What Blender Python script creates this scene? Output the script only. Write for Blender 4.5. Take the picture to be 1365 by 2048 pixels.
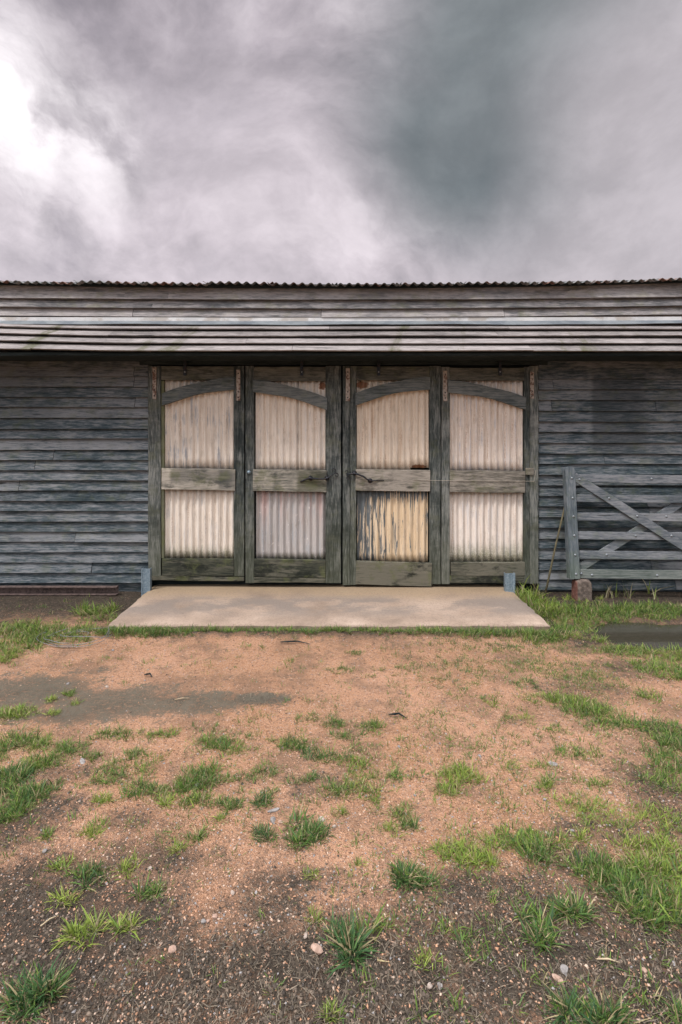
import bpy, math, random
import numpy as np
from mathutils import Vector, Matrix
rng = np.random.default_rng(7); random.seed(7)
for o in list(bpy.data.objects): bpy.data.objects.remove(o)
S = bpy.context.scene
# ------------------------------------------------------------------ camera
H = 1.64; F = 1024.0; D = F/180.0                      # eye height, focal length in photo pixels, distance to the barn
cam_d = bpy.data.cameras.new('camera'); cam = bpy.data.objects.new('camera', cam_d); S.collection.objects.link(cam)
cam.location = (0, -D, H); cam.rotation_euler = (math.radians(90), 0, 0)
cam_d.sensor_fit = 'VERTICAL'; cam_d.sensor_height = 36; cam_d.lens = 36*F/2048
cam_d.shift_y = -(1024-888)/2048; cam_d.clip_start = 0.05; cam_d.clip_end = 2000
S.camera = cam
S.view_settings.view_transform = 'Standard'; S.view_settings.look = 'None'; S.view_settings.gamma = 1
S.view_settings.exposure = 0.55
# ------------------------------------------------------------------ node helper
class NT:
    def __init__(s, tree): s.t = tree; s.n = tree.nodes; s.l = tree.links; s.n.clear()
    def new(s, ty, **kw):
        n = s.n.new(ty)
        for k, v in kw.items(): setattr(n, k, v)
        return n
    def put(s, inp, v):
        if v is None: return
        if isinstance(v, bpy.types.NodeSocket): s.l.new(v, inp)
        elif isinstance(v, (tuple, list)) and len(v) == 3 and inp.type == 'RGBA': inp.default_value = (*v, 1)
        else: inp.default_value = v
    def math(s, op, a, b=0.0, c=None, clamp=False):
        n = s.new('ShaderNodeMath', operation=op, use_clamp=clamp); s.put(n.inputs[0], a); s.put(n.inputs[1], b)
        if c is not None: s.put(n.inputs[2], c)
        return n.outputs[0]
    def vmath(s, op, a, b=(0,0,0), sc=None):
        n = s.new('ShaderNodeVectorMath', operation=op); s.put(n.inputs[0], a); s.put(n.inputs[1], b)
        if sc is not None: s.put(n.inputs['Scale'], sc)
        return n.outputs['Value'] if op in ('DOT_PRODUCT', 'LENGTH', 'DISTANCE') else n.outputs[0]
    def mul3(s, v, sc): return s.vmath('MULTIPLY', v, sc)
    def mix(s, f, a, b, mode='MIX'):
        n = s.new('ShaderNodeMix', data_type='RGBA', blend_type=mode); s.put(n.inputs[0], f); s.put(n.inputs[6], a); s.put(n.inputs[7], b)
        return n.outputs[2]
    def noise(s, v, scale=1, detail=4, rough=0.55, dist=0.0, col=False):
        n = s.new('ShaderNodeTexNoise'); s.put(n.inputs['Vector'], v); s.put(n.inputs['Scale'], scale)
        n.inputs['Detail'].default_value = detail; n.inputs['Roughness'].default_value = rough; n.inputs['Distortion'].default_value = dist
        return n.outputs['Color'] if col else n.outputs[0]
    def vor(s, v, scale, feat='F1', rnd=1.0):
        n = s.new('ShaderNodeTexVoronoi', feature=feat); s.put(n.inputs['Vector'], v); s.put(n.inputs['Scale'], scale)
        n.inputs['Randomness'].default_value = rnd; return n
    def step(s, v, lo, hi, a=0.0, b=1.0):
        n = s.new('ShaderNodeMapRange', interpolation_type='SMOOTHSTEP'); s.put(n.inputs[0], v)
        for i, x in enumerate((lo, hi, a, b)): s.put(n.inputs[i+1], x)
        return n.outputs[0]
    def ramp(s, v, pts):
        n = s.new('ShaderNodeValToRGB'); s.put(n.inputs[0], v); e = n.color_ramp.elements
        while len(e) < len(pts): e.new(0.5)
        for q, (p, c) in zip(e, pts): q.position = p; q.color = (*c, 1)
        return n.outputs[0]
    def sep(s, v):
        n = s.new('ShaderNodeSeparateXYZ'); s.put(n.inputs[0], v); return n.outputs
    def comb(s, x, y, z):
        n = s.new('ShaderNodeCombineXYZ'); s.put(n.inputs[0], x); s.put(n.inputs[1], y); s.put(n.inputs[2], z); return n.outputs[0]
    def attr(s, name): return s.new('ShaderNodeAttribute', attribute_name=name)
# ------------------------------------------------------------------ sky (overcast) and sun
SUN_EL, SUN_AZ = math.radians(56), math.radians(226)    # azimuth from +Y clockwise: high behind the camera, a little left
W = bpy.data.worlds.new('World'); S.world = W; W.use_nodes = True
n = NT(W.node_tree)
sky = n.new('ShaderNodeTexSky', sky_type='NISHITA'); sky.sun_disc = False; sky.sun_elevation = SUN_EL; sky.sun_rotation = SUN_AZ
d = n.vmath('NORMALIZE', n.new('ShaderNodeTexCoord').outputs['Generated'])
dx, dy, dz = n.sep(d)
def pdir(px, py):
    v = Vector(((px-682.5)/F, 1, (888-py)/F)); v.normalize(); return tuple(v)
wn = n.noise(d, 2.2, 5, 0.55, col=True)
warp = n.vmath('ADD', d, n.vmath('SCALE', n.vmath('SUBTRACT', wn, (0.5,0.5,0.5)), sc=0.34))
wsoft = n.vmath('ADD', d, n.vmath('SCALE', n.vmath('SUBTRACT', n.noise(d, 2.0, 2, 0.4, col=True), (0.5,0.5,0.5)), sc=0.22))
def blob(px, py, r0, r1, v=warp, sc=(1,1,1)):
    c = pdir(px, py); q = n.mul3(n.vmath('SUBTRACT', v, c), sc)
    return n.step(n.vmath('LENGTH', q), r0, r1, 1.0, 0.0)
K = 10.0
def k(r, g, b):
    f = lambda u: ((u/255+0.055)/1.055)**2.4
    return (f(r), f(g), f(b))
puff = n.noise(n.mul3(warp, (1, 1, 1.7)), 2.6, 7, 0.56)
fine = n.noise(n.mul3(warp, (1, 1, 1.5)), 7.0, 6, 0.6)
wisp = n.noise(n.mul3(n.vmath('ADD', warp, (0.3,0,0.1)), (1, 1, 1.3)), 4.2, 8, 0.60, 0.15)
body = n.math('ADD', n.math('MULTIPLY', puff, 0.42), n.math('ADD', n.math('MULTIPLY', fine, 0.28), n.math('MULTIPLY', wisp, 0.30)))
c = n.ramp(body, [(0.39, k(120,115,123)), (0.46, k(158,150,156)), (0.52, k(190,180,186)), (0.59, k(222,212,217))])
soft = n.ramp(n.noise(n.mul3(wsoft, (1,1,1)), 2.2, 4, 0.5), [(0.35, k(160,154,159)), (0.65, k(192,184,188))])
def over(f, col, amt=1.0):
    global c
    c = n.mix(n.math('MULTIPLY', f, amt), c, col)
over(n.step(dx, 0.02, 0.30), soft, 0.6)
over(blob(330, 20, 0.05, 0.42), k(130,124,131), 0.55)
over(blob(560, 200, 0.02, 0.26), k(176,168,174), 0.35)
over(blob(480, 330, 0.0, 0.20), k(205,196,202), 0.4)
over(blob(330, 470, 0.05, 0.45), k(204,194,200), 0.45)
over(blob(640, 480, 0.0, 0.30, wsoft), k(198,189,194), 0.5)
# the big smooth dark mass, leaning to the upper right
streak = n.noise(n.vmath('ADD', n.mul3(warp, (1, 1, 1)), (2,5,1)), 2.8, 5, 0.5)
dk = n.math('MAXIMUM', blob(1080, 110, 0.10, 0.36, wsoft, (1.0,1,0.85)), blob(930, 300, 0.06, 0.25, wsoft, (1.0,1,0.95)))
dk = n.math('MAXIMUM', dk, n.math('MULTIPLY', blob(1180, 0, 0.03, 0.24, wsoft), 0.8))
over(dk, n.mix(n.step(streak, 0.35, 0.68), k(92,101,104), k(124,129,131)), 0.97)
over(n.math('MAXIMUM', blob(1400, 230, 0.06, 0.28, wsoft), blob(1330, 450, 0.03, 0.26, wsoft)), k(184,177,181), 0.9)
# the bright break at the left and its ragged tails
br = n.math('MAXIMUM', blob(10, 225, 0.0, 0.21), n.math('MULTIPLY', blob(190, 290, 0.0, 0.20), 0.7))
br = n.math('MAXIMUM', br, n.math('MULTIPLY', blob(80, 430, 0.0, 0.26), 0.2))
br = n.math('MULTIPLY', br, n.step(n.math('ADD', n.math('MULTIPLY', fine, .5), n.math('MULTIPLY', wisp, .5)), 0.36, 0.54, 0.25, 1.0))
over(br, (1.12, 1.06, 1.08), 0.93)
hz = n.step(dz, 0.24, 0.40, 1.0, 0.0)
over(hz, n.mix(n.step(dx, -0.6, 0.6), k(203,193,200), k(186,177,181)), 0.35)
# an overcast sky is brightest overhead and round the veiled sun behind the camera
sd = (math.sin(SUN_AZ)*math.cos(SUN_EL), math.cos(SUN_AZ)*math.cos(SUN_EL), math.sin(SUN_EL))
glow = n.step(n.vmath('DOT_PRODUCT', d, sd), 0.35, 1.0)
tex = n.math('ADD', n.math('MULTIPLY', n.noise(n.mul3(wsoft, (1,1,1.6)), 9.0, 8, 0.62), 0.6), n.math('MULTIPLY', wisp, 0.4))
c = n.vmath('SCALE', c, sc=n.step(tex, 0.32, 0.68, 0.86, 1.13))
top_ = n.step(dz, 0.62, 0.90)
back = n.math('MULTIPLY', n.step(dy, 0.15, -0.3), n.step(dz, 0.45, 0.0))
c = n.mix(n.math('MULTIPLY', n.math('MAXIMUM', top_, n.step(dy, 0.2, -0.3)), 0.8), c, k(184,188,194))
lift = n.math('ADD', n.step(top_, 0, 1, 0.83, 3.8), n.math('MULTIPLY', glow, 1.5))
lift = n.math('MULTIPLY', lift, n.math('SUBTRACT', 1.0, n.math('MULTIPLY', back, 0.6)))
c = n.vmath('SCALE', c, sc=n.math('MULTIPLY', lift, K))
c = n.mix(0.95, sky.outputs[0], c)
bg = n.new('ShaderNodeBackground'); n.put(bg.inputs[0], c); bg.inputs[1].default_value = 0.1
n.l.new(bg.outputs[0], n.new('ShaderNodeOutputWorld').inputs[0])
sl = bpy.data.lights.new('sun', 'SUN'); sl.energy = 1.5; sl.angle = math.radians(10); sl.color = (1.0, 0.95, 0.9)
so = bpy.data.objects.new('sun', sl); S.collection.objects.link(so); so.location = (-3, -8, 12)
so.rotation_euler = Vector(sd).to_track_quat('Z', 'Y').to_euler()
# ------------------------------------------------------------------ scene helpers
C = S.collection
def WX(px): return (px-682.5)/180.0                     # barn front plane
def WZ(py): return H+(888-py)/180.0
def gpt(px, py, z=0.0):                                 # point of the ground under a photo position
    dd = (H-z)*F/np.maximum(np.asarray(py, float)-888, 1); return (np.asarray(px, float)-682.5)/F*dd, dd-D
def thing(name, label, cat, loc=(0,0,0), rot=(0,0,0), group=None):
    o = bpy.data.objects.new(name, None); o.empty_display_size = 0.1; C.objects.link(o); o.location = loc; o.rotation_euler = rot
    o['label'] = label; o['category'] = cat
    if group: o['group'] = group
    return o
def tag(o, label=None, cat=None, group=None, kind=None):
    for a, b in (('label', label), ('category', cat), ('group', group), ('kind', kind)):
        if b: o[a] = b
    return o
class MB:
    def __init__(s): s.v = []; s.f = []; s.r = []
    def add(s, verts, faces, rnd=0.0):
        b = len(s.v); s.v += [tuple(q) for q in verts]; s.f += [tuple(i+b for i in f) for f in faces]; s.r += [rnd]*len(faces)
    def build(s, name, mat, parent=None, bevel=0, smooth=False, loc=None):
        me = bpy.data.meshes.new(name); me.from_pydata(s.v, [], s.f); me.update()
        a = me.attributes.new('rnd', 'FLOAT', 'FACE'); a.data.foreach_set('value', s.r)
        me.materials.append(mat)
        if smooth: me.polygons.foreach_set('use_smooth', [True]*len(me.polygons))
        o = bpy.data.objects.new(name, me); C.objects.link(o)
        if parent: o.parent = parent
        if loc: o.location = loc
        if bevel:
            m = o.modifiers.new('bevel', 'BEVEL'); m.width = bevel; m.segments = 2; m.limit_method = 'ANGLE'; m.angle_limit = math.radians(50)
        return o
    def plank(s, p0, p1, w, t, wdir=(0,0,1), seg=0.12, wob=0.002, rnd=None, w1=None, curve=None):
        """box from p0 to p1 (centre line), w wide along wdir, t thick; edges wander a little as sawn old timber does"""
        p0, p1 = Vector(p0), Vector(p1); ax = (p1-p0).normalized(); wd = Vector(wdir); wd = (wd-ax*wd.dot(ax)).normalized(); td = ax.cross(wd)
        L = (p1-p0).length; nseg = max(2, int(L/seg)); w1 = w if w1 is None else w1
        vs = []; ph = [random.uniform(0, 9) for _ in range(8)]
        for i in range(nseg+1):
            q = i/nseg; c0 = p0.lerp(p1, q); ww = w+(w1-w)*q
            if curve: c0 = c0+wd*curve(q)
            for kk, (a, b) in enumerate(((-1,-1),(1,-1),(1,1),(-1,1))):
                e = wob*(math.sin(ph[kk]+L*q*5.1)+0.6*math.sin(ph[kk+4]+L*q*13.7)+random.uniform(-.5,.5))
                e2 = wob*0.5*random.uniform(-1, 1)
                vs.append(c0+wd*(a*ww/2+e)+td*(b*t/2+e2))
        fs = []
        for i in range(nseg):
            b = 4*i
            for j in range(4):
                jj = (j+1) % 4; fs.append((b+j, b+jj, b+4+jj, b+4+j))
        fs.append((3, 2, 1, 0)); b = 4*nseg; fs.append((b, b+1, b+2, b+3))
        s.add(vs, fs, random.random() if rnd is None else rnd)
    def box(s, x0, x1, y0, y1, z0, z1, rnd=0.5):
        s.add([(x,y,z) for x in (x0,x1) for y in (y0,y1) for z in (z0,z1)],
              [(0,1,3,2),(4,6,7,5),(0,4,5,1),(2,3,7,6),(0,2,6,4),(1,5,7,3)], rnd)
    def tube(s, pts, rad, sides=8, rnd=0.5, cap=True):
        pts = [Vector(p) for p in pts]; rads = rad if isinstance(rad, (list, tuple)) else [rad]*len(pts); vs = []; up = None
        for i, p in enumerate(pts):
            ax = (pts[min(i+1, len(pts)-1)]-pts[max(i-1, 0)]).normalized()
            if up is None: up = ax.orthogonal().normalized()
            up = (up-ax*up.dot(ax)).normalized(); sd_ = ax.cross(up)
            for j in range(sides):
                a = 2*math.pi*j/sides; vs.append(p+(up*math.cos(a)+sd_*math.sin(a))*rads[i])
        fs = [(i*sides+j, i*sides+(j+1) % sides, (i+1)*sides+(j+1) % sides, (i+1)*sides+j) for i in range(len(pts)-1) for j in range(sides)]
        if cap: fs += [tuple(range(sides-1, -1, -1)), tuple((len(pts)-1)*sides+j for j in range(sides))]
        s.add(vs, fs, rnd)
    def dome(s, c, r, h, axis=(0,-1,0), sides=10):
        ax = Vector(axis).normalized(); u = ax.orthogonal().normalized(); v = ax.cross(u); c = Vector(c); vs = []; R = 4
        for i in range(R):
            a = i/R*math.pi/2
            for j in range(sides):
                b = 2*math.pi*j/sides; vs.append(c+(u*math.cos(b)+v*math.sin(b))*r*math.cos(a)+ax*h*math.sin(a))
        vs.append(c+ax*h)
        fs = [(i*sides+j, i*sides+(j+1) % sides, (i+1)*sides+(j+1) % sides, (i+1)*sides+j) for i in range(R-1) for j in range(sides)]
        fs += [((R-1)*sides+j, (R-1)*sides+(j+1) % sides, R*sides) for j in range(sides)]
        s.add(vs, fs, 0.5)
# ------------------------------------------------------------------ materials
def mat(name):
    m = bpy.data.materials.new(name); m.use_nodes = True; return m, NT(m.node_tree)
def finish(n, col, rough=0.8, bump=None, bs=0.4, bd=0.004, metal=0.0, spec=0.3):
    p = n.new('ShaderNodeBsdfPrincipled'); n.put(p.inputs['Base Color'], col); n.put(p.inputs['Roughness'], rough)
    p.inputs['Metallic'].default_value = metal; p.inputs['Specular IOR Level'].default_value = spec
    if bump is not None:
        b = n.new('ShaderNodeBump'); b.inputs['Strength'].default_value = bs; b.inputs['Distance'].default_value = bd
        n.put(b.inputs['Height'], bump); n.l.new(b.outputs[0], p.inputs['Normal'])
    n.l.new(p.outputs[0], n.new('ShaderNodeOutputMaterial').inputs[0]); return p
def wood(name, dark, mid, pale, axis='x', var=0.5, moss=0.0, mossz=None, pale_amt=0.5, stain=0.0, stainbox=None, knots=0.0, mosscol=(0.075,0.082,0.032), streak_moss=None):
    m, n = mat(name)
    co = n.new('ShaderNodeTexCoord').outputs['Object']; r = n.attr('rnd').outputs['Fac']
    off = n.vmath('ADD', co, n.comb(n.math('MULTIPLY', r, 37.0), n.math('MULTIPLY', r, 11.0), n.math('MULTIPLY', r, 23.0)))
    lo, hi = 3.4, 58.0
    sc = {'x': (lo, hi*.6, hi), 'z': (hi, hi*.6, lo), 'y': (hi, lo, hi*.6)}[axis]
    g = n.noise(n.mul3(off, sc), 1.0, 6, 0.62, 0.6)
    g2 = n.noise(n.mul3(off, tuple(q*2.9 for q in sc)), 1.0, 4, 0.7)
    big = n.noise(off, 2.3, 5, 0.6)
    fl = n.noise(n.mul3(off, {'x': (11, 50, 85), 'z': (85, 50, 11), 'y': (85, 11, 50)}[axis]), 1.0, 5, 0.7)
    med = n.noise(n.mul3(off, tuple(max(q*0.22, 2.5) for q in sc)), 1.0, 5, 0.65)
    t = n.math('ADD', n.math('MULTIPLY', g, 0.32), n.math('ADD', n.math('MULTIPLY', g2, 0.22), n.math('ADD', n.math('MULTIPLY', big, 0.2), n.math('MULTIPLY', fl, 0.30))))
    t = n.math('ADD', n.math('MULTIPLY', n.math('SUBTRACT', t, 0.5), 1.75), 0.5)
    t = n.math('ADD', t, n.math('MULTIPLY', n.math('SUBTRACT', r, 0.5), var*0.22))
    c = n.ramp(t, [(0.34, dark), (0.49, mid), (0.64, pale)])
    c = n.mix(n.math('MULTIPLY', n.step(med, 0.54, 0.66), pale_amt), c, tuple(min(1, q*1.35) for q in pale))
    c = n.mix(n.math('MULTIPLY', n.step(med, 0.42, 0.30), 0.55), c, dark)
    wash = n.noise(n.mul3(co, (0.9, 1, 2.2)), 1.0, 5, 0.6); c = n.mix(n.math('MULTIPLY', n.math('MULTIPLY', n.step(wash, 0.50, 0.64), n.step(fl, 0.38, 0.6)), 0.5), c, pale); c = n.mix(n.math('MULTIPLY', n.step(wash, 0.46, 0.32), 0.45), c, dark)
    crack = n.step(n.noise(n.mul3(off, tuple(q*0.55 if q > 10 else q*0.6 for q in sc)), 1.0, 3, 0.5, 0.4), 0.295, 0.25)
    c = n.mix(n.math('MULTIPLY', crack, 0.85), c, (0.012,0.014,0.014))
    x, y, z = n.sep(co)
    if knots:
        kv = n.vor(n.mul3(off, {'x': (2.2, 3, 7), 'z': (7, 3, 2.2), 'y': (7,2.2,7)}[axis]), 1.0)
        kn = n.step(kv.outputs['Distance'], 0.14, 0.05); c = n.mix(n.math('MULTIPLY', kn, knots), c, tuple(q*0.35 for q in dark))
    if stain:
        sn = n.step(n.noise(n.mul3(off, (2.2, 2.2, 5)), 1.0, 6, 0.7), 0.5, 0.62); c = n.mix(n.math('MULTIPLY', sn, stain), c, tuple(q*0.55 for q in dark))
    if stainbox:
        for (x0, x1, z0, z1, am, cc) in stainbox:
            wob = n.math('MULTIPLY', n.math('SUBTRACT', n.noise(co, 9, 4), 0.5), 0.10)
            f = n.math('MULTIPLY', n.math('MULTIPLY', n.step(n.math('ADD', x, n.math('MULTIPLY', wob, 0.4)), x0-0.02, x0+0.03), n.step(n.math('ADD', x, wob), x1+0.1, x1-0.1)),
                       n.math('MULTIPLY', n.step(n.math('ADD', z, wob), z0-0.12, z0+0.12), n.step(z, z1+0.1, z1-0.1)))
            f = n.math('MULTIPLY', f, n.step(n.noise(n.mul3(co, (3, 3, 30)), 1, 4), 0.25, 0.5, 0.55, 1.0))
            c = n.mix(n.math('MULTIPLY', f, am), c, cc)
    if moss:
        mn = n.noise(off, 5.5, 6, 0.68)
        f = n.step(mn, 0.50, 0.66)
        if mossz: f = n.math('ADD', f, n.step(n.math('ADD', z, n.math('MULTIPLY', n.math('SUBTRACT', mn, 0.5), 0.9)), mossz[1], mossz[0]), clamp=True)
        c = n.mix(n.math('MULTIPLY', f, moss), c, n.mix(g, mosscol, tuple(min(1, q*2.0) for q in mosscol)))
    if streak_moss:
        sn = n.noise(n.comb(n.math('MULTIPLY', n.math('ADD', x, n.math('MULTIPLY', z, -0.35)), 2.1), 0.0, n.math('MULTIPLY', z, 0.7)), 1.0, 5, 0.7)
        f = n.math('MULTIPLY', n.step(sn, 0.54, 0.64), n.step(n.noise(off, 25, 3), 0.25, 0.6, 0.4, 1.0))
        c = n.mix(n.math('MULTIPLY', f, streak_moss), c, (0.10, 0.095, 0.055))
    nail = None
    b = n.math('ADD', n.math('MULTIPLY', g, 0.7), n.math('MULTIPLY', g2, 0.4)); b = n.math('SUBTRACT', b, n.math('MULTIPLY', crack, 1.2))
    finish(n, c, 0.82, b, 0.7, 0.005, spec=0.25); return m
M = {}
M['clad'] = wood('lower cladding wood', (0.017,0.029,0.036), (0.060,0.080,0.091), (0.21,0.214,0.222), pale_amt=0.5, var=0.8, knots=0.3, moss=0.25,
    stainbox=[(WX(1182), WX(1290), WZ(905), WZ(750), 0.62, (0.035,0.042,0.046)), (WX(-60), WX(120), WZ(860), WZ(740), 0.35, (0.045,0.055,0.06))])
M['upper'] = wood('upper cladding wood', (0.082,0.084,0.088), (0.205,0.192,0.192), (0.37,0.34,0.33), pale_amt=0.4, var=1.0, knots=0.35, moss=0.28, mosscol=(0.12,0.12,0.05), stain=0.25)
M['canopy'] = wood('canopy board wood', (0.10,0.088,0.084), (0.21,0.185,0.174), (0.33,0.29,0.275), pale_amt=0.3, var=0.8, streak_moss=0.9)
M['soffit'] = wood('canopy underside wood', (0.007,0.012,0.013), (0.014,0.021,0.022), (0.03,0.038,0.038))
M['stile'] = wood('door stile wood', (0.022,0.029,0.028), (0.085,0.094,0.089), (0.23,0.23,0.212), axis='z', moss=0.45, mossz=(0.0, 1.25), knots=0.75, pale_amt=0.35, var=1.3, mosscol=(0.06,0.062,0.034), stain=0.4)
M['inner'] = wood('mossy inner stile wood', (0.05,0.056,0.04), (0.11,0.112,0.075), (0.17,0.17,0.10), axis='z', moss=0.7, knots=0.3)
M['toprail'] = wood('door top rail wood', (0.026,0.03,0.028), (0.065,0.067,0.058), (0.14,0.135,0.112), moss=0.3, stain=0.6)
M['brace'] = wood('door arch brace wood', (0.035,0.045,0.047), (0.09,0.104,0.105), (0.19,0.198,0.192), moss=0.2, pale_amt=0.25)
M['midrail'] = wood('door middle rail wood', (0.075,0.078,0.066), (0.25,0.232,0.195), (0.43,0.385,0.325), moss=0.45, stain=0.75, pale_amt=0.75, knots=0.8, var=1.0, stainbox=[(WX(345), WX(468), WZ(957), WZ(941), 0.9, (0.03,0.036,0.038)), (WX(595), WX(650), WZ(980), WZ(944), 0.8, (0.06,0.06,0.03)), (WX(548), WX(556), WZ(982), WZ(940), 0.9, (0.03,0.036,0.038)), (WX(440), WX(475), WZ(975), WZ(941), 0.8, (0.045,0.05,0.05))])
M['midrail_pale'] = wood('door middle rail pale wood', (0.075,0.07,0.056), (0.18,0.162,0.135), (0.34,0.30,0.255), moss=0.45, stain=0.6, pale_amt=0.55, knots=0.8, var=1.0)
M['botrail'] = wood('door bottom rail wood', (0.024,0.028,0.021), (0.065,0.066,0.047), (0.15,0.138,0.105), moss=0.6, stain=0.9, pale_amt=0.5, var=1.4)
M['gate'] = wood('gate timber', (0.045,0.056,0.065), (0.115,0.128,0.142), (0.225,0.228,0.238), moss=0.30, mossz=(0.08, 0.26), pale_amt=0.35, mosscol=(0.085,0.105,0.055))
M['gatepost'] = wood('gate stile timber', (0.055,0.07,0.08), (0.11,0.13,0.145), (0.2,0.21,0.22), axis='z', moss=0.35, mossz=(0.06, 0.3), mosscol=(0.08,0.10,0.055))
M['stick'] = wood('stick wood', (0.06,0.05,0.03), (0.11,0.095,0.055), (0.18,0.15,0.09), axis='z')

def metal_panel(name, base, pale, zinc, rust, zamt=0.5, ramt=0.5, moss=None, peel=None, red=None, rustspots=None):
    m, n = mat(name); co = n.new('ShaderNodeTexCoord').outputs['Object']; x, y, z = n.sep(co)
    st = n.noise(n.mul3(co, (26, 20, 1.1)), 1.0, 5, 0.6, 0.3); st2 = n.noise(n.mul3(co, (70, 50, 3.5)), 1.0, 5, 0.65)
    big = n.noise(co, 4.0, 5, 0.6); sp = n.noise(co, 95, 4, 0.65)
    c = n.mix(n.step(st, 0.3, 0.7), base, pale)
    c = n.mix(n.math('MULTIPLY', n.step(st2, 0.40, 0.70), 0.5), c, tuple(min(1, q*1.25) for q in pale))
    zf = n.math('MULTIPLY', n.step(n.math('ADD', n.math('MULTIPLY', st, 0.6), n.math('MULTIPLY', big, 0.4)), 0.50, 0.60), n.step(st2, 0.40, 0.56))
    c = n.mix(n.math('MULTIPLY', zf, zamt), c, zinc)
    rst = n.noise(n.mul3(n.vmath('ADD', co, (5,3,9)), (48, 30, 1.7)), 1.0, 5, 0.62)
    rf = n.math('MULTIPLY', n.step(rst, 0.52, 0.68), n.step(sp, 0.40, 0.58)); c = n.mix(n.math('MULTIPLY', rf, ramt), c, rust)
    spk = n.math('MULTIPLY', n.step(n.vor(co, 26).outputs['Distance'], 0.12, 0.05), n.step(big, 0.5, 0.56)); c = n.mix(n.math('MULTIPLY', spk, 0.8), c, tuple(q*0.45 for q in rust))
    grit = n.noise(co, 210, 3, 0.7); dirt = n.math('MULTIPLY', n.step(n.noise(n.mul3(n.vmath('ADD', co, (1,7,4)), (16, 12, 4.5)), 1.0, 7, 0.72), 0.52, 0.68), 0.38); c = n.mix(dirt, c, (0.27,0.22,0.17))
    c = n.mix(n.step(grit, 0.48, 0.30, 0.0, 0.35), c, tuple(q*0.5 for q in base))
    if rustspots:
        for (cx, cz, rx, rz) in rustspots:
            dd = n.math('ADD', n.math('POWER', n.math('DIVIDE', n.math('SUBTRACT', x, cx), rx), 2.0), n.math('POWER', n.math('DIVIDE', n.math('SUBTRACT', z, cz), rz), 2.0))
            f = n.step(n.math('ADD', dd, n.math('MULTIPLY', n.math('SUBTRACT', n.noise(co, 40, 5, 0.7), 0.5), 2.6)), 1.0, 0.55)
            c = n.mix(n.math('MULTIPLY', f, 0.9), c, n.mix(sp, (0.12,0.04,0.018), (0.36,0.14,0.05)))
    if peel:                                            # old paint lost in ragged vertical islands; more of it gone towards one side
        x0, x1 = peel
        pn = n.noise(n.mul3(co, (50, 14, 3.0)), 1.0, 6, 0.64, 0.7)
        th = n.step(x, x0, x1, 0.545, 0.415)
        topf = n.step(z, WZ(1010), WZ(985), 0.0, 0.13)
        f = n.step(n.math('SUBTRACT', pn, n.math('ADD', th, topf)), 0.012, -0.018)
        c = n.mix(f, c, n.mix(st2, (0.045,0.055,0.06), (0.20,0.22,0.23)))
        edge = n.step(n.math('ABSOLUTE', n.math('SUBTRACT', n.math('SUBTRACT', pn, n.math('ADD', th, topf)), 0.015)), 0.016, 0.0)
        c = n.mix(n.math('MULTIPLY', edge, 0.6), c, (0.62,0.56,0.48))
    if red:
        zz = n.math('ADD', z, n.math('MULTIPLY', n.math('SUBTRACT', st, 0.5), 0.03))
        f = n.math('MULTIPLY', n.math('MULTIPLY', n.step(zz, red[0]-0.03, red[0]-0.012), n.step(zz, red[0]+0.022, red[0]+0.004)), n.step(n.noise(n.mul3(co, (13,0,0)), 1, 2), 0.42, 0.56))
        f = n.math('MULTIPLY', f, n.step(y, -0.006, -0.012))
        run = n.math('MULTIPLY', n.step(z, red[0]-0.45, red[0]), n.step(n.noise(n.mul3(co, (11, 0, 0.2)), 1, 3), 0.50, 0.66))
        c = n.mix(n.math('MULTIPLY', run, 0.35), c, (0.62,0.28,0.24)); c = n.mix(n.math('MULTIPLY', f, 0.85), c, (0.55,0.12,0.10))
        wf = n.step(n.noise(n.vmath('ADD', co, (3,0,1)), 30, 4, 0.6), 0.66, 0.70); c = n.mix(n.math('MULTIPLY', wf, 0.8), c, (0.75,0.70,0.66))
    if moss:
        zz = n.math('SUBTRACT', z, n.math('MULTIPLY', n.math('SUBTRACT', n.noise(n.mul3(co, (34, 10, 6)), 1.0, 5, 0.6), 0.5), 0.30))
        f = n.math('MULTIPLY', n.step(zz, moss[1], moss[0]), n.step(sp, 0.3, 0.6, 0.35, 1.0)); c = n.mix(n.math('MULTIPLY', f, 0.85), c, (0.16,0.165,0.085))
    finish(n, c, 0.55, n.math('ADD', n.math('MULTIPLY', grit, 0.5), sp), 0.22, 0.002, spec=0.35); return m
CR, PL = (0.67,0.57,0.475), (0.82,0.74,0.655)
ZN, RU = (0.33,0.35,0.385), (0.42,0.25,0.14)
zb = WZ(1115)
M['p1t'] = metal_panel('cream painted iron', CR, PL, ZN, RU, 0.9, 0.65)
M['p1b'] = metal_panel('cream painted iron mossy foot', CR, PL, ZN, RU, 0.5, 0.6, moss=(zb-0.02, zb+0.17))
M['p2t'] = metal_panel('cream painted iron clean', (0.70,0.60,0.50), (0.82,0.73,0.64), ZN, RU, 0.35, 0.6, rustspots=[(WX(646), WZ(772), 0.055, 0.045)])
M['p2b'] = metal_panel('bare zinc iron with red marks', (0.37,0.345,0.325), (0.52,0.475,0.45), (0.27,0.31,0.34), RU, 0.6, 0.2, red=(WZ(990),), moss=(zb-0.05, zb+0.06))
M['p3t'] = metal_panel('cream painted iron rust streaked', (0.67,0.55,0.43), (0.80,0.69,0.57), ZN, (0.38,0.20,0.10), 0.2, 0.75, rustspots=[(WX(724), WZ(770), 0.08, 0.045), (WX(838), WZ(933), 0.09, 0.025)])
M['p3b'] = metal_panel('ochre painted iron peeling', (0.60,0.44,0.27), (0.72,0.57,0.40), ZN, RU, 0.1, 0.3, peel=(WX(716), WX(790)))
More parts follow.
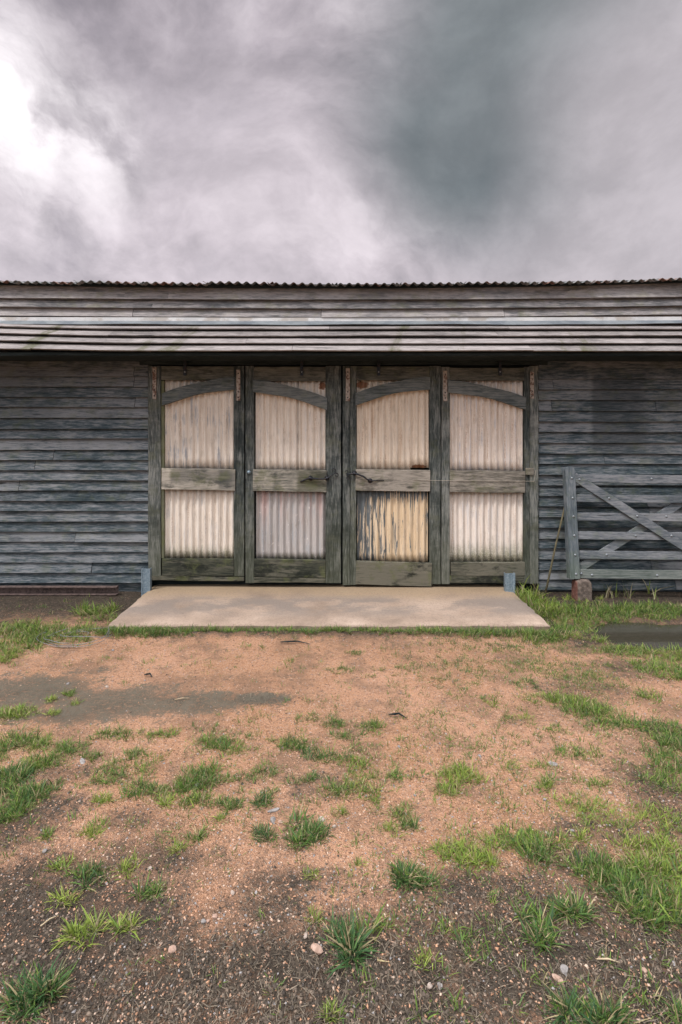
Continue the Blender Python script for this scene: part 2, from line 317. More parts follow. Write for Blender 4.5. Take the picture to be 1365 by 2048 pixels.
M['p4t'] = metal_panel('cream painted iron blue streaked', (0.65,0.54,0.45), (0.82,0.72,0.64), (0.47,0.48,0.53), (0.40,0.22,0.11), 0.7, 0.75)
M['p4b'] = metal_panel('pale painted iron mossy foot', (0.66,0.56,0.48), (0.82,0.74,0.67), (0.44,0.44,0.47), (0.44,0.25,0.12), 0.5, 0.6, moss=(zb-0.02, zb+0.22))

def simple_metal(name, a, b, rough=0.5, metal=0.6, scale=20, rust=None):
    m, n = mat(name); co = n.new('ShaderNodeTexCoord').outputs['Object']; t = n.noise(co, scale, 6, 0.65)
    c = n.mix(n.step(t, 0.35, 0.65), a, b)
    if rust: c = n.mix(n.math('MULTIPLY', n.step(n.noise(co, scale*0.6, 6, 0.7), 0.5, 0.6), 0.9), c, rust)
    finish(n, c, rough, t, 0.3, 0.003, metal=metal, spec=0.4); return m
M['galv'] = simple_metal('galvanised steel', (0.16,0.22,0.27), (0.30,0.37,0.42), 0.5, 0.35, 60)
M['flash'] = simple_metal('flashing zinc', (0.14,0.16,0.18), (0.23,0.25,0.26), 0.55, 0.25, 6)
M['flash2'] = simple_metal('flashing edge white', (0.55,0.55,0.55), (0.70,0.69,0.68), 0.5, 0.1, 4, rust=(0.46,0.42,0.38))
M['rooftin'] = simple_metal('old roof iron', (0.10,0.11,0.11), (0.22,0.21,0.20), 0.7, 0.2, 7, rust=(0.16,0.07,0.045))
M['black_iron'] = simple_metal('black wrought iron', (0.012,0.016,0.022), (0.03,0.036,0.045), 0.45, 0.5, 80, rust=(0.05,0.03,0.025))
M['rusty'] = simple_metal('rusty strap iron', (0.30,0.25,0.21), (0.45,0.38,0.33), 0.8, 0.1, 45, rust=(0.11,0.045,0.025))
M['rail'] = simple_metal('brown painted steel rail', (0.10,0.07,0.062), (0.18,0.125,0.11), 0.7, 0.2, 30, rust=(0.06,0.045,0.04))
M['bolt'] = simple_metal('zinc bolt head', (0.22,0.24,0.26), (0.36,0.38,0.40), 0.5, 0.5, 90)
M['wire'] = simple_metal('old fence wire', (0.16,0.17,0.17), (0.26,0.26,0.25), 0.5, 0.4, 90)
def brickmat():
    m, n = mat('worn brick'); co = n.new('ShaderNodeTexCoord').outputs['Object']; t = n.noise(co, 28, 7, 0.7); x, y, z = n.sep(co)
    c = n.ramp(t, [(0.3, (0.07,0.06,0.055)), (0.5, (0.15,0.115,0.095)), (0.7, (0.26,0.21,0.175))])
    c = n.mix(n.math('MULTIPLY', n.step(x, -0.062, -0.078), 0.7), c, (0.17,0.06,0.045))
    finish(n, c, 0.95, t, 0.9, 0.01, spec=0.1); return m
M['brick'] = brickmat()
def concrete():
    m, n = mat('worn concrete'); co = n.new('ShaderNodeTexCoord').outputs['Object']; x, y, z = n.sep(co)
    a = n.noise(co, 1.6, 7, 0.62); b = n.noise(co, 60, 5, 0.7); g = n.noise(co, 300, 2, 0.6)
    c = n.ramp(a, [(0.33, (0.22,0.16,0.118)), (0.5, (0.345,0.255,0.192)), (0.67, (0.44,0.335,0.26))])
    olive = n.math('MULTIPLY', n.step(n.math('ADD', y, n.math('MULTIPLY', n.math('SUBTRACT', a, 0.5), 0.9)), -0.62, -0.12), 0.75)
    c = n.mix(olive, c, (0.30,0.212,0.12))
    dn = n.noise(n.mul3(n.vmath('ADD', co, (4.7,0,0)), (0.9, 1.3, 1)), 1.5, 7, 0.68); band = n.math('MULTIPLY', n.step(y, -1.12, -0.8), n.step(y, -0.25, -0.55))
    c = n.mix(n.math('MULTIPLY', n.math('MULTIPLY', n.step(dn, 0.42, 0.56), band), 0.85), c, (0.20,0.165,0.14))
    e_ = n.math('MULTIPLY', n.step(n.math('ADD', y, n.math('MULTIPLY', b, 0.10)), -1.12, -1.19), n.step(a, 0.40, 0.55)); c = n.mix(n.math('MULTIPLY', e_, 0.75), c, (0.13,0.09,0.06))
    c = n.mix(n.step(b, 0.52, 0.36, 0.0, 0.5), c, (0.18,0.13,0.10)); c = n.mix(n.step(g, 0.55, 0.7, 0, 0.3), c, (0.6,0.52,0.44))
    pit = n.step(n.vor(co, 9).outputs['Distance'], 0.06, 0.03); c = n.mix(n.math('MULTIPLY', pit, 0.6), c, (0.1,0.08,0.06))
    finish(n, c, 0.85, n.math('ADD', b, n.math('MULTIPLY', g, 0.4)), 0.35, 0.003, spec=0.25); return m
M['concrete'] = concrete()
def groundmat():
    m, n = mat('gravel and soil'); co = n.new('ShaderNodeTexCoord').outputs['Object']
    mud = n.attr('mud').outputs['Fac']; grs = n.attr('turf').outputs['Fac']; silt = n.attr('silt').outputs['Fac']
    big = n.noise(co, 0.9, 5, 0.6); a = n.noise(co, 7, 7, 0.68); b = n.noise(co, 42, 6, 0.68); f = n.noise(co, 180, 4, 0.7)
    v1 = n.vor(co, 115); v2 = n.vor(n.vmath('ADD', co, (3,1,7)), 230); v3 = n.vor(n.vmath('ADD', co, (1,5,2)), 48)
    sand = n.ramp(n.math('ADD', n.math('MULTIPLY', a, 0.5), n.math('MULTIPLY', b, 0.5)), [(0.36, (0.20,0.105,0.055)), (0.46, (0.41,0.215,0.115)), (0.60, (0.58,0.325,0.19))])
    sand = n.mix(n.math('MULTIPLY', n.step(big, 0.38, 0.62), 0.4), sand, (0.67,0.385,0.25), 'MIX')
    g1 = n.ramp(n.sep(v1.outputs['Color'])[0], [(0.0, (0.22,0.11,0.065)), (0.35, (0.47,0.235,0.135)), (0.7, (0.58,0.34,0.22)), (0.9, (0.62,0.44,0.33)), (1.0, (0.30,0.29,0.29))])
    sand = n.mix(n.step(v1.outputs['Distance'], 0.44, 0.24, 0.0, 0.85), sand, g1)
    g2 = n.ramp(n.sep(v2.outputs['Color'])[1], [(0.0, (0.20,0.10,0.06)), (0.5, (0.55,0.30,0.185)), (0.86, (0.60,0.38,0.26)), (0.97, (0.68,0.54,0.44))])
    sand = n.mix(n.step(v2.outputs['Distance'], 0.45, 0.25, 0.0, 0.7), sand, g2)
    sand = n.mix(n.math('MULTIPLY', n.step(n.noise(n.vmath('ADD', co, (9,2,0)), 2.6, 7, 0.7), 0.45, 0.62), 0.72), sand, (0.24,0.145,0.092))
    speck = n.math('MULTIPLY', n.step(b, 0.43, 0.36), n.step(a, 0.60, 0.45)); sand = n.mix(n.math('MULTIPLY', speck, 0.75), sand, (0.085,0.06,0.045))
    soil = n.ramp(n.math('ADD', n.math('MULTIPLY', b, 0.6), n.math('MULTIPLY', f, 0.4)), [(0.34, (0.022,0.018,0.014)), (0.5, (0.068,0.053,0.039)), (0.66, (0.155,0.118,0.085))])
    sg = n.math('MULTIPLY', n.step(n.sep(v1.outputs['Color'])[2], 0.62, 0.68), n.step(v1.outputs['Distance'], 0.40, 0.25))
    soil = n.mix(n.math('MULTIPLY', sg, n.step(a, 0.42, 0.58, 0.15, 0.7)), soil, g1)
    siltc = n.ramp(n.math('ADD', n.math('MULTIPLY', a, 0.6), n.math('MULTIPLY', f, 0.4)), [(0.38, (0.060,0.052,0.038)), (0.6, (0.115,0.099,0.072))])
    mm = n.math('ADD', mud, n.math('ADD', n.math('MULTIPLY', n.math('SUBTRACT', a, 0.5), 2.3), n.math('MULTIPLY', n.math('SUBTRACT', b, 0.5), 2.6)))
    brown = n.mix(0.55, sand, soil); c = n.mix(n.step(mm, 0.05, 0.45), sand, brown); c = n.mix(n.step(mm, 0.45, 0.95), c, soil)
    ss = n.math('ADD', silt, n.math('ADD', n.math('MULTIPLY', n.math('SUBTRACT', a, 0.5), 1.7), n.math('MULTIPLY', n.math('SUBTRACT', b, 0.5), 1.7)))
    sf = n.math('MULTIPLY', n.step(ss, 0.30, 0.72), n.step(b, 0.62, 0.5, 0.6, 0.96))
    c = n.mix(sf, c, siltc)
    gg = n.math('ADD', grs, n.math('MULTIPLY', n.math('SUBTRACT', b, 0.5), 1.2))
    c = n.mix(n.math('MULTIPLY', n.step(gg, 0.4, 0.8), 0.72), c, n.mix(f, (0.035,0.04,0.02), (0.12,0.115,0.06)))
    hgt = n.math('ADD', n.math('MULTIPLY', b, 1.6), n.math('MULTIPLY', f, 0.5))
    hgt = n.math('SUBTRACT', hgt, n.math('MULTIPLY', v1.outputs['Distance'], 0.8)); hgt = n.math('SUBTRACT', hgt, n.math('MULTIPLY', v2.outputs['Distance'], 0.4))
    hgt = n.math('MULTIPLY', hgt, n.step(sf, 0, 1, 1.0, 0.35))
    finish(n, c, n.step(sf, 0, 1, 0.93, 0.7), hgt, 1.0, 0.012, spec=0.2); return m
M['ground'] = groundmat()
def attrmat(name, rough=0.6, trans=0.0):
    m, n = mat(name); a = n.attr('col').outputs['Color']; co = n.new('ShaderNodeTexCoord').outputs['Object']
    t = n.noise(co, 120, 3); a = n.mix(1.0, a, n.mix(t, (0.6,0.6,0.6), (1.4,1.4,1.4)), 'MULTIPLY')
    p = finish(n, a, rough, spec=0.25)
    if trans:
        tr = n.new('ShaderNodeBsdfTranslucent'); n.put(tr.inputs[0], a); mx = n.new('ShaderNodeMixShader'); mx.inputs[0].default_value = trans
        n.l.new(p.outputs[0], mx.inputs[1]); n.l.new(tr.outputs[0], mx.inputs[2])
        n.l.new(mx.outputs[0], [q for q in n.n if q.type == 'OUTPUT_MATERIAL'][0].inputs[0])
    return m
M['blade'] = attrmat('grass blade', 0.55, 0.3); M['grit'] = attrmat('grit', 0.85)
def watermat():
    m, n = mat('muddy water'); co = n.new('ShaderNodeTexCoord').outputs['Object']
    p = finish(n, (0.045,0.040,0.028), 0.04, n.noise(co, 9, 2), 0.05, 0.004, spec=0.5); return m
M['water'] = watermat()
def stonemat(name, a, b):
    m, n = mat(name); co = n.new('ShaderNodeTexCoord').outputs['Object']; t = n.noise(co, 60, 6, 0.7)
    finish(n, n.mix(n.step(t, 0.3, 0.7), a, b), 0.85, t, 0.5, 0.003, spec=0.2); return m
M['st_grey'] = stonemat('grey stone', (0.16,0.145,0.135), (0.34,0.31,0.29))
M['st_pale'] = stonemat('pale stone', (0.28,0.22,0.18), (0.46,0.38,0.32))
M['st_pink'] = stonemat('pinkish stone', (0.30,0.19,0.14), (0.46,0.32,0.25))
# ------------------------------------------------------------------ ground
def vnoise(x, y, s, seed):                              # smooth value noise, vectorised
    r = np.random.default_rng(seed).random((256, 256)); x = np.asarray(x)*s+500.3; y = np.asarray(y)*s+500.7
    xi = np.floor(x).astype(int); yi = np.floor(y).astype(int); fx = x-xi; fy = y-yi; fx = fx*fx*(3-2*fx); fy = fy*fy*(3-2*fy)
    a = r[xi % 256, yi % 256]; b = r[(xi+1) % 256, yi % 256]; c_ = r[xi % 256, (yi+1) % 256]; d_ = r[(xi+1) % 256, (yi+1) % 256]
    return (a*(1-fx)+b*fx)*(1-fy)+(c_*(1-fx)+d_*fx)*fy
def fbm(x, y, s, seed, o=4):
    t = 0; a = 1; w = 0
    for i in range(o): t = t+a*vnoise(x, y, s*2**i, seed+i); w += a; a *= 0.5
    return t/w
def ss(v, lo, hi): t = np.clip((v-lo)/(hi-lo), 0, 1); return t*t*(3-2*t)
def toellipses(lst, x, y, soft=0.5):
    m = np.zeros_like(x)
    for (px, py, rx, ry, am) in lst:
        cx, cy = gpt(px, py); ex = rx/F*(cy+D); ey = abs(gpt(px, py-ry)[1]-gpt(px, py+ry)[1])/2
        q = np.sqrt(((x-cx)/ex)**2+((y-cy)/ey)**2); m = np.maximum(m, am*ss(q, 1+soft, 1-soft))
    return m
# damp silt and dark soil as they lie on the ground
SILT = [(60,1385,150,40,1), (230,1405,160,36,1), (390,1405,120,24,1), (500,1398,75,14,.9), (120,1430,120,22,.9), (-150,1400,150,50,1), (190,1345,60,12,.6)]
MUD = [(120,1215,260,24,1), (-100,1230,200,40,1), (660,1268,540,10,1), (1250,1270,160,34,1), (1180,1210,120,24,1), (1330,1225,140,30,1),
       (60,1790,130,80,1.05), (150,1890,240,130,1.15), (330,1990,420,120,1.0), (700,1990,420,170,1.1), (560,1830,90,50,.75), (600,1765,110,30,.6), (1020,1900,260,170,1), (1260,1930,260,170,1),
       (930,1790,70,60,.9), (1150,1720,90,30,.75), (1330,1600,70,90,.8), (60,1640,90,60,.8), (290,1720,90,32,.75), (1150,1380,90,26,.55), (250,1640,60,24,.55),
       (640,1570,70,30,.5), (1270,1340,80,24,.6), (530,1400,60,10,.7), (1340,1470,60,24,.6), (100,1555,110,24,.6), (1240,1660,160,30,.6)]
PUD = [(1300,1268,96,27,1), (1410,1272,110,28,1)]
def pud_mask(x, y): return toellipses(PUD, x, y, 0.22)
def gz(x, y):
    near = ss(np.hypot(x, y+3), 30, 12)
    z = (fbm(x, y, 0.8, 3, 3)-0.5)*0.03+(fbm(x, y, 9, 11, 3)-0.5)*0.010
    md = toellipses(MUD, x, y, 0.5)
    z = z+(np.abs(fbm(x, y, 26, 21, 3)-0.5))*(0.008+0.022*md)
    z = z*(1-0.7*toellipses(SILT, x, y, 0.4))
    z = z-0.05*pud_mask(x, y)
    z = z+0.042*ss(np.abs(x+.1), 2.4, 2.0)*np.exp(-((y+1.26)/np.where(y < -1.26, .16, .08))**2)
    onslab = ss(np.abs(x+0.1), 2.2, 2.0)*ss(y, -1.35, -1.15)
    z = z*(1-onslab)-0.02*onslab
    return z
def axis(parts):
    out = []
    for a, b, s_ in parts: out += list(np.linspace(a, b, max(1, int(round((b-a)/s_))), endpoint=False))
    return np.array(out+[parts[-1][1]])
gx = axis([(-400,-60,40), (-60,-12,4), (-12,-4.2,.3), (-4.2,-1.6,.022), (-1.6,1.6,.0105), (1.6,4.2,.022), (4.2,12,.3), (12,60,4), (60,400,40)])
gy = axis([(-400,-60,40), (-60,-12,4), (-12,-4.6,.25), (-4.6,-2.8,.0095), (-2.8,-1.2,.016), (-1.2,0.2,.03), (0.2,12,.8), (12,60,4), (60,400,40)])
X, Y = np.meshgrid(gx, gy); nx, ny = len(gx), len(gy)
Z = gz(X, Y)
co = np.stack([X, Y, Z], -1).reshape(-1, 3)
ii = (np.arange(ny-1)[:, None]*nx+np.arange(nx-1)[None, :]).ravel()
quads = np.stack([ii, ii+1, ii+nx+1, ii+nx], -1)
def npmesh(name, verts, faces, mat_, cols=None, smooth=False):
    """faces: array (n,k) with a constant corner count"""
    me = bpy.data.meshes.new(name); k_ = faces.shape[1]
    me.vertices.add(len(verts)); me.vertices.foreach_set('co', verts.astype(np.float32).ravel())
    me.loops.add(faces.size); me.loops.foreach_set('vertex_index', faces.astype(np.int32).ravel())
    me.polygons.add(len(faces)); me.polygons.foreach_set('loop_start', np.arange(0, faces.size, k_, dtype=np.int32))
    me.update(calc_edges=True)
    if smooth: me.polygons.foreach_set('use_smooth', np.ones(len(faces), bool))
    if cols is not None:
        a = me.attributes.new('col', 'FLOAT_COLOR', 'POINT'); cc = np.ones((len(verts), 4), np.float32); cc[:, :3] = cols; a.data.foreach_set('color', cc.ravel())
    me.materials.append(mat_); o = bpy.data.objects.new(name, me); C.objects.link(o); return o
ground = npmesh('ground', co, quads, M['ground'], smooth=True); tag(ground, kind='structure')
# ------------------------------------------------------------------ grass patches: px, py, half-width, half-height, blades, blade length (m), tint (0 deep .. 1 yellow green), tuft size
G = [ # left of the slab
 (40,1262,70,14,1500,.10,.55,.05), (110,1275,80,18,1500,.10,.5,.05), (30,1295,50,20,1000,.10,.6,.05), (190,1268,60,14,900,.08,.5,.05), (190,1224,34,9,420,.15,.6,.04), (215,1240,40,9,420,.09,.55,.04),
 (265,1252,60,8,600,.06,.4,.04), (20,1318,24,8,260,.08,.8,.04), (-120,1270,120,26,1800,.10,.5,.05), (80,1220,90,10,160,.05,.3,.05), (280,1245,40,5,300,.06,.4,.03),
 # strip in front of the slab
 (380,1250,120,5,900,.055,.4,.03), (600,1252,140,4,800,.05,.45,.03), (800,1253,120,4,600,.05,.5,.03), (980,1256,120,6,900,.055,.4,.03), (1080,1262,60,9,700,.06,.45,.04), (300,1258,80,6,500,.05,.4,.03),
 # right of the slab
 (1048,1200,26,14,900,.21,.75,.03), (1075,1215,34,14,900,.16,.7,.04), (1120,1222,50,14,1300,.12,.55,.05), (1200,1222,70,12,1700,.11,.45,.05), (1300,1224,80,12,1900,.11,.45,.05), (1420,1226,90,14,1500,.11,.45,.05),
 (1140,1250,50,14,900,.08,.5,.04), (1190,1240,40,10,600,.08,.5,.04), (1110,1260,40,9,500,.06,.4,.04), (1280,1238,70,7,500,.07,.6,.04), (1180,1278,40,8,400,.07,.6,.03), (1160,1200,40,6,220,.10,.9,.03),
 (1330,1310,60,14,900,.085,.6,.04), (1260,1305,50,9,500,.07,.6,.04), (1350,1345,50,22,1000,.085,.5,.05), (1290,1335,45,14,600,.07,.5,.05), (1240,1300,40,8,300,.06,.5,.04), (1420,1330,60,30,900,.08,.5,.05),
 # sparse cover right of centre
 (960,1290,90,14,1092,.042,.3,.045), (1060,1300,90,16,1092,.042,.35,.045), (870,1330,80,14,832,.042,.25,.045), (1000,1335,90,16,988,.042,.3,.045), (1130,1340,80,20,1352,.042,.4,.045), (1180,1360,60,16,1092,.042,.4,.045),
 (890,1365,50,14,260,.035,.2,.03), (960,1360,50,12,160,.03,.3,.03), (1190,1300,50,10,260,.04,.4,.03), (720,1275,40,5,40,.03,.5,.02), (560,1290,60,6,30,.03,.6,.02),
 (708,1309,22,5,160,.045,.25,.02), (680,1342,24,5,190,.045,.35,.02), (732,1353,16,4,80,.04,.35,.02), (798,1350,14,5,60,.04,.3,.02), (690,1367,8,3,30,.03,.3,.015), (775,1340,30,8,90,.035,.2,.02),
 (1050,1366,24,8,240,.055,.3,.025), (1078,1398,34,9,300,.05,.7,.03), (1140,1405,40,14,620,.065,.65,.03), (1180,1420,50,16,900,.07,.45,.03), (1215,1450,50,10,480,.06,.4,.03), (1110,1458,16,6,120,.05,.5,.02),
 (1300,1395,24,12,240,.06,.6,.03), (1320,1460,50,16,620,.07,.35,.04), (1350,1490,40,22,620,.07,.35,.04), (1340,1530,36,30,520,.07,.4,.04), (1330,1570,40,24,360,.06,.5,.04), (1150,1508,44,10,300,.05,.5,.03), (1110,1395,20,7,100,.05,.7,.02),
 (1045,1435,26,8,110,.045,.8,.02), (1010,1437,16,6,90,.04,.3,.02), (985,1410,16,6,70,.045,.8,.02), (960,1398,8,4,40,.04,.5,.02), (1092,1570,16,9,150,.05,.75,.02), (1020,1530,30,9,110,.045,.7,.02), (1080,1530,26,8,90,.05,.7,.02),
 (920,1550,34,16,420,.065,.8,.03), (905,1580,30,14,260,.06,.7,.03), (1190,1570,40,10,160,.05,.6,.03), (1160,1610,50,20,330,.05,.75,.03), (1215,1640,60,26,360,.05,.75,.04), (1320,1640,50,26,360,.055,.85,.04),
 # left side of the gravel
 (30,1430,34,10,360,.075,.7,.03), (100,1401,10,4,70,.06,.8,.015), (140,1389,12,5,110,.06,.6,.015), (152,1407,9,4,60,.05,.8,.015), (105,1427,11,5,80,.055,.8,.015), (20,1490,34,26,460,.07,.35,.03), (80,1490,30,14,400,.06,.55,.03),
 (140,1500,30,12,300,.055,.4,.03), (80,1530,40,14,420,.06,.5,.03), (20,1560,34,20,480,.075,.3,.03), (60,1590,50,20,520,.07,.25,.03), (20,1630,30,24,400,.07,.35,.03), (230,1470,34,10,260,.055,.35,.025), (300,1470,26,7,130,.05,.5,.025), (335,1468,24,7,110,.05,.6,.025),
 (180,1515,24,9,130,.055,.35,.025), (270,1510,26,8,130,.055,.4,.025), (430,1490,40,14,380,.06,.35,.03), (470,1498,24,12,150,.05,.6,.025), (250,1540,60,20,320,.05,.45,.03), (210,1560,30,16,180,.05,.4,.03), (280,1580,36,16,260,.06,.3,.03),
 (340,1585,40,14,260,.055,.45,.03), (400,1560,36,20,520,.075,.4,.03), (385,1605,30,14,200,.06,.5,.03), (205,1600,16,7,130,.055,.85,.02), (332,1605,12,7,90,.055,.85,.02), (450,1560,24,9,80,.05,.5,.02), (460,1610,28,10,180,.06,.3,.025),
 (130,1500,14,8,90,.05,.4,.02), (530,1545,30,14,240,.05,.3,.025), (500,1470,12,6,60,.04,.3,.02), (620,1438,20,6,120,.05,.3,.02), (670,1448,26,9,220,.06,.3,.025), (743,1455,24,10,240,.06,.4,.025), (700,1472,36,9,160,.05,.35,.025),
 (590,1490,28,12,320,.06,.35,.025), (650,1515,46,10,360,.055,.25,.03), (620,1500,30,8,200,.05,.3,.025), (540,1480,14,6,60,.04,.3,.02), (490,1555,24,9,100,.05,.25,.02), (590,1562,22,8,100,.05,.25,.02), (628,1560,18,8,120,.055,.3,.02),
 (710,1530,18,16,180,.055,.75,.025), (720,1570,34,22,330,.06,.65,.03), (672,1585,30,12,200,.06,.35,.03), (800,1553,20,10,140,.055,.4,.02), (745,1600,14,12,90,.05,.7,.02), (525,1605,22,9,240,.06,.2,.02),
 (800,1640,26,18,160,.055,.5,.03), (820,1655,16,9,120,.055,.35,.02), (680,1625,14,10,60,.05,.7,.02), (780,1665,16,14,90,.05,.75,.02),
 (930,1710,26,24,330,.075,.8,.03), (885,1705,12,18,130,.065,.75,.02), (975,1720,26,18,220,.065,.75,.03), (1000,1680,60,16,360,.06,.65,.03), (1070,1690,50,22,520,.065,.5,.035), (1080,1715,34,16,260,.07,.3,.03), (1150,1680,40,16,160,.055,.75,.03),
 (1185,1740,50,22,420,.07,.35,.04), (1235,1770,50,26,520,.08,.3,.04), (1310,1820,70,44,1150,.08,.4,.05), (1340,1720,50,40,560,.07,.85,.05), (1270,1690,50,24,300,.055,.8,.04), (1400,1800,70,70,900,.08,.5,.05), (1290,1740,40,24,420,.075,.6,.04),
 (1085,1880,40,16,130,.09,.3,.03), (1070,1850,26,22,190,.085,.35,.03), (960,1875,40,34,70,.06,.4,.03), (800,1860,40,24,60,.06,.35,.03), (845,1925,18,14,60,.06,.85,.02), (905,1860,26,14,50,.06,.6,.03),
 (1010,1800,50,20,60,.05,.5,.03), (645,1850,30,18,60,.06,.7,.03), (665,2040,18,10,60,.06,.7,.02), (620,1755,14,6,60,.05,.8,.02), (390,1675,14,7,90,.05,.35,.02), (355,1700,10,8,90,.05,.85,.02), (440,1640,9,6,40,.045,.8,.02),
 (190,1668,24,7,100,.05,.85,.02), (200,1652,16,10,60,.06,.6,.02), (90,1675,12,6,60,.05,.6,.02), (120,1735,16,10,90,.055,.75,.02), (260,1740,18,16,90,.055,.85,.02), (185,1755,26,20,150,.075,.25,.02), (300,1795,22,14,90,.07,.35,.02),
 (720,1728,8,6,30,.045,.85,.01), (540,1590,12,6,40,.05,.3,.02), (1350,2030,20,16,60,.06,.3,.02), (930,1370,20,10,60,.03,.4,.02),
]
TUFTS = [ # px, py, rx, ry, n, L, tint, label
 (65,2010,56,40,700,.125,.08,'largest dark green grass tuft at the bottom left corner of the bare ground'),
 (700,1895,46,40,420,.125,.15,'long bladed dark green tuft splayed on the dark soil in the foreground centre'),
 (825,1762,48,24,620,.10,.15,'dense dark green tuft just above and right of the splayed foreground tuft'),
 (605,1665,44,34,760,.085,.2,'wide green tuft with straw blades beside the pale angular stones'),
 (525,1672,22,18,330,.07,.15,'small dark green tuft left of the wide tuft by the angular stones'),
 (128,1808,24,12,130,.085,.95,'yellow green wispy tuft, uppermost of the three on the dark left soil'),
 (165,1872,34,24,260,.09,.9,'larger yellow green tuft, middle one of the three on the dark left soil'),
 (248,1862,24,12,200,.08,.85,'compact yellow green tuft, right hand one of the three on the dark left soil'),
 (1175,2035,64,30,620,.12,.15,'dark green tuft cut by the bottom edge near the right corner'),
 (1145,1822,44,24,520,.10,.22,'dark green tuft on dark soil left of the lush grass at the right edge'),
]
lean_all = []
def blades(n_, bx, by, L, tint, centre=None, lean=0.5, flat=0.0):
    """n_ grass blades; returns verts (n*7,3), faces, colours"""
    az = rng.uniform(0, 2*math.pi, n_)
    if centre is not None:
        vx = bx-centre[0]; vy = by-centre[1]; az = np.arctan2(vy, vx)+rng.normal(0, 0.9, n_)
    Ls = L*rng.uniform(0.45, 1.15, n_); ln = np.clip(rng.normal(lean, 0.38, n_), 0.02, 1.35)
    wd = Ls*rng.uniform(0.014, 0.032, n_)+0.0007
    bz = gz(bx, by)-0.004
    hx, hy = np.cos(az), np.sin(az); tw = az+math.pi/2+rng.normal(0, 0.7, n_); sx, sy = np.cos(tw), np.sin(tw)
    vs = np.zeros((n_, 7, 3)); droop = rng.uniform(0.1, 0.9, n_)
    px_ = np.zeros(n_); pz_ = np.zeros(n_)
    for k_ in range(4):
        if k_ > 0:
            a = ln+droop*(k_-0.5)/3*1.1; px_ = px_+np.sin(a)*Ls/3; pz_ = pz_+np.cos(a)*Ls/3
        w_ = wd*(1.0, 0.95, 0.65, 0)[k_]
        cx, cy, cz = bx+hx*px_, by+hy*px_, bz+np.maximum(pz_, 0.003*k_)
        if k_ < 3:
            vs[:, 2*k_] = np.stack([cx-sx*w_, cy-sy*w_, cz], -1); vs[:, 2*k_+1] = np.stack([cx+sx*w_, cy+sy*w_, cz], -1)
        else: vs[:, 6] = np.stack([cx, cy, cz], -1)
    t = np.clip(tint+rng.normal(0, 0.16, n_), 0, 1)[:, None]
    deep, mid_, yel = np.array([0.048,0.108,0.040]), np.array([0.13,0.21,0.04]), np.array([0.28,0.34,0.065])
    col = np.where(t < 0.5, deep+(mid_-deep)*t*2, mid_+(yel-mid_)*(t*2-1))
    dry = rng.random(n_) < 0.20; col[dry] = np.array([0.36,0.29,0.16])*rng.uniform(0.6, 1.15, (dry.sum(), 1))
    col = col*rng.uniform(0.75, 1.3, (n_, 1))
    cv = np.repeat(col[:, None, :], 7, 1); cv[:, 0:2] = cv[:, 0:2]*0.8+np.array([0.05,0.045,0.02])*0.5
    return vs, cv
def blade_faces(n_):
    b = np.arange(n_)[:, None]*7
    q = np.concatenate([b+np.array([[0,1,3,2]]), b+np.array([[2,3,5,4]])]); t = b+np.array([[4,5,6,6]])
    return q, b+np.array([[4,5,6]])
def grass_obj(name, VS, CV, origin=None):
    VS = np.concatenate(VS); CV = np.concatenate(CV); n_ = len(VS); b = np.arange(n_, dtype=np.int64)[:, None]*7
    tri = np.concatenate([b+np.array([[0,1,3]]), b+np.array([[0,3,2]]), b+np.array([[2,3,5]]), b+np.array([[2,5,4]]), b+np.array([[4,5,6]])])
    v = VS.reshape(-1, 3).copy()
    if origin is not None: v -= np.array(origin)
    o = npmesh(name, v, tri, M['blade'], CV.reshape(-1, 3), smooth=True)
    if origin is not None: o.location = origin
    return o
def blocked(x, y): return ((np.abs(x+0.11) < 1.97) & (y > -1.21)) | (y > -0.03)
VS, CV = [], []
def patch(px, py, rx, ry, n_, L, tint, ts):
    dd = H*F/(py-888); cx, cy = gpt(px, py)
    ex = rx/F*dd; ey = abs(float(gpt(px, py-ry)[1]-gpt(px, py+ry)[1]))/2
    n_ = int(n_*(1.75 if L < .081 and ts < .045 else 1.3)*(1.3 if px < 480 and py > 1400 else 1)); nt = max(1, int(n_/11)); a = rng.uniform(0, 2*math.pi, nt); r = np.sqrt(rng.random(nt))*rng.uniform(0.7, 1.45, nt)
    tx = cx+ex*r*np.cos(a); ty = cy+ey*r*np.sin(a); tt = np.clip(tint+rng.normal(0, 0.12, nt), 0, 1); tl = rng.uniform(0.3, 1.0, nt)
    id_ = rng.integers(0, nt, n_); sg = ts*0.42
    bx = tx[id_]+rng.normal(0, sg, n_)*0.55; by = ty[id_]+rng.normal(0, sg, n_)*0.55
    m = ~blocked(bx, by)
    if py > 1235 or px > 1000: m &= pud_mask(bx, by) < 0.6
    bx, by, id2 = bx[m], by[m], id_[m]
    if len(bx) == 0: return
    v, c_ = blades(len(bx), bx, by, L*tl[id2], tt[id2], (tx[id2], ty[id2]), 0.7)
    VS.append(v); CV.append(c_)
for g in G:
    if 215 < g[0] < 1090 and 1244 <= g[1] <= 1263: g = (g[0], g[1]+17, g[2], max(g[3], 6), g[4]*2, g[5]+.03)+g[6:]
    patch(*g)
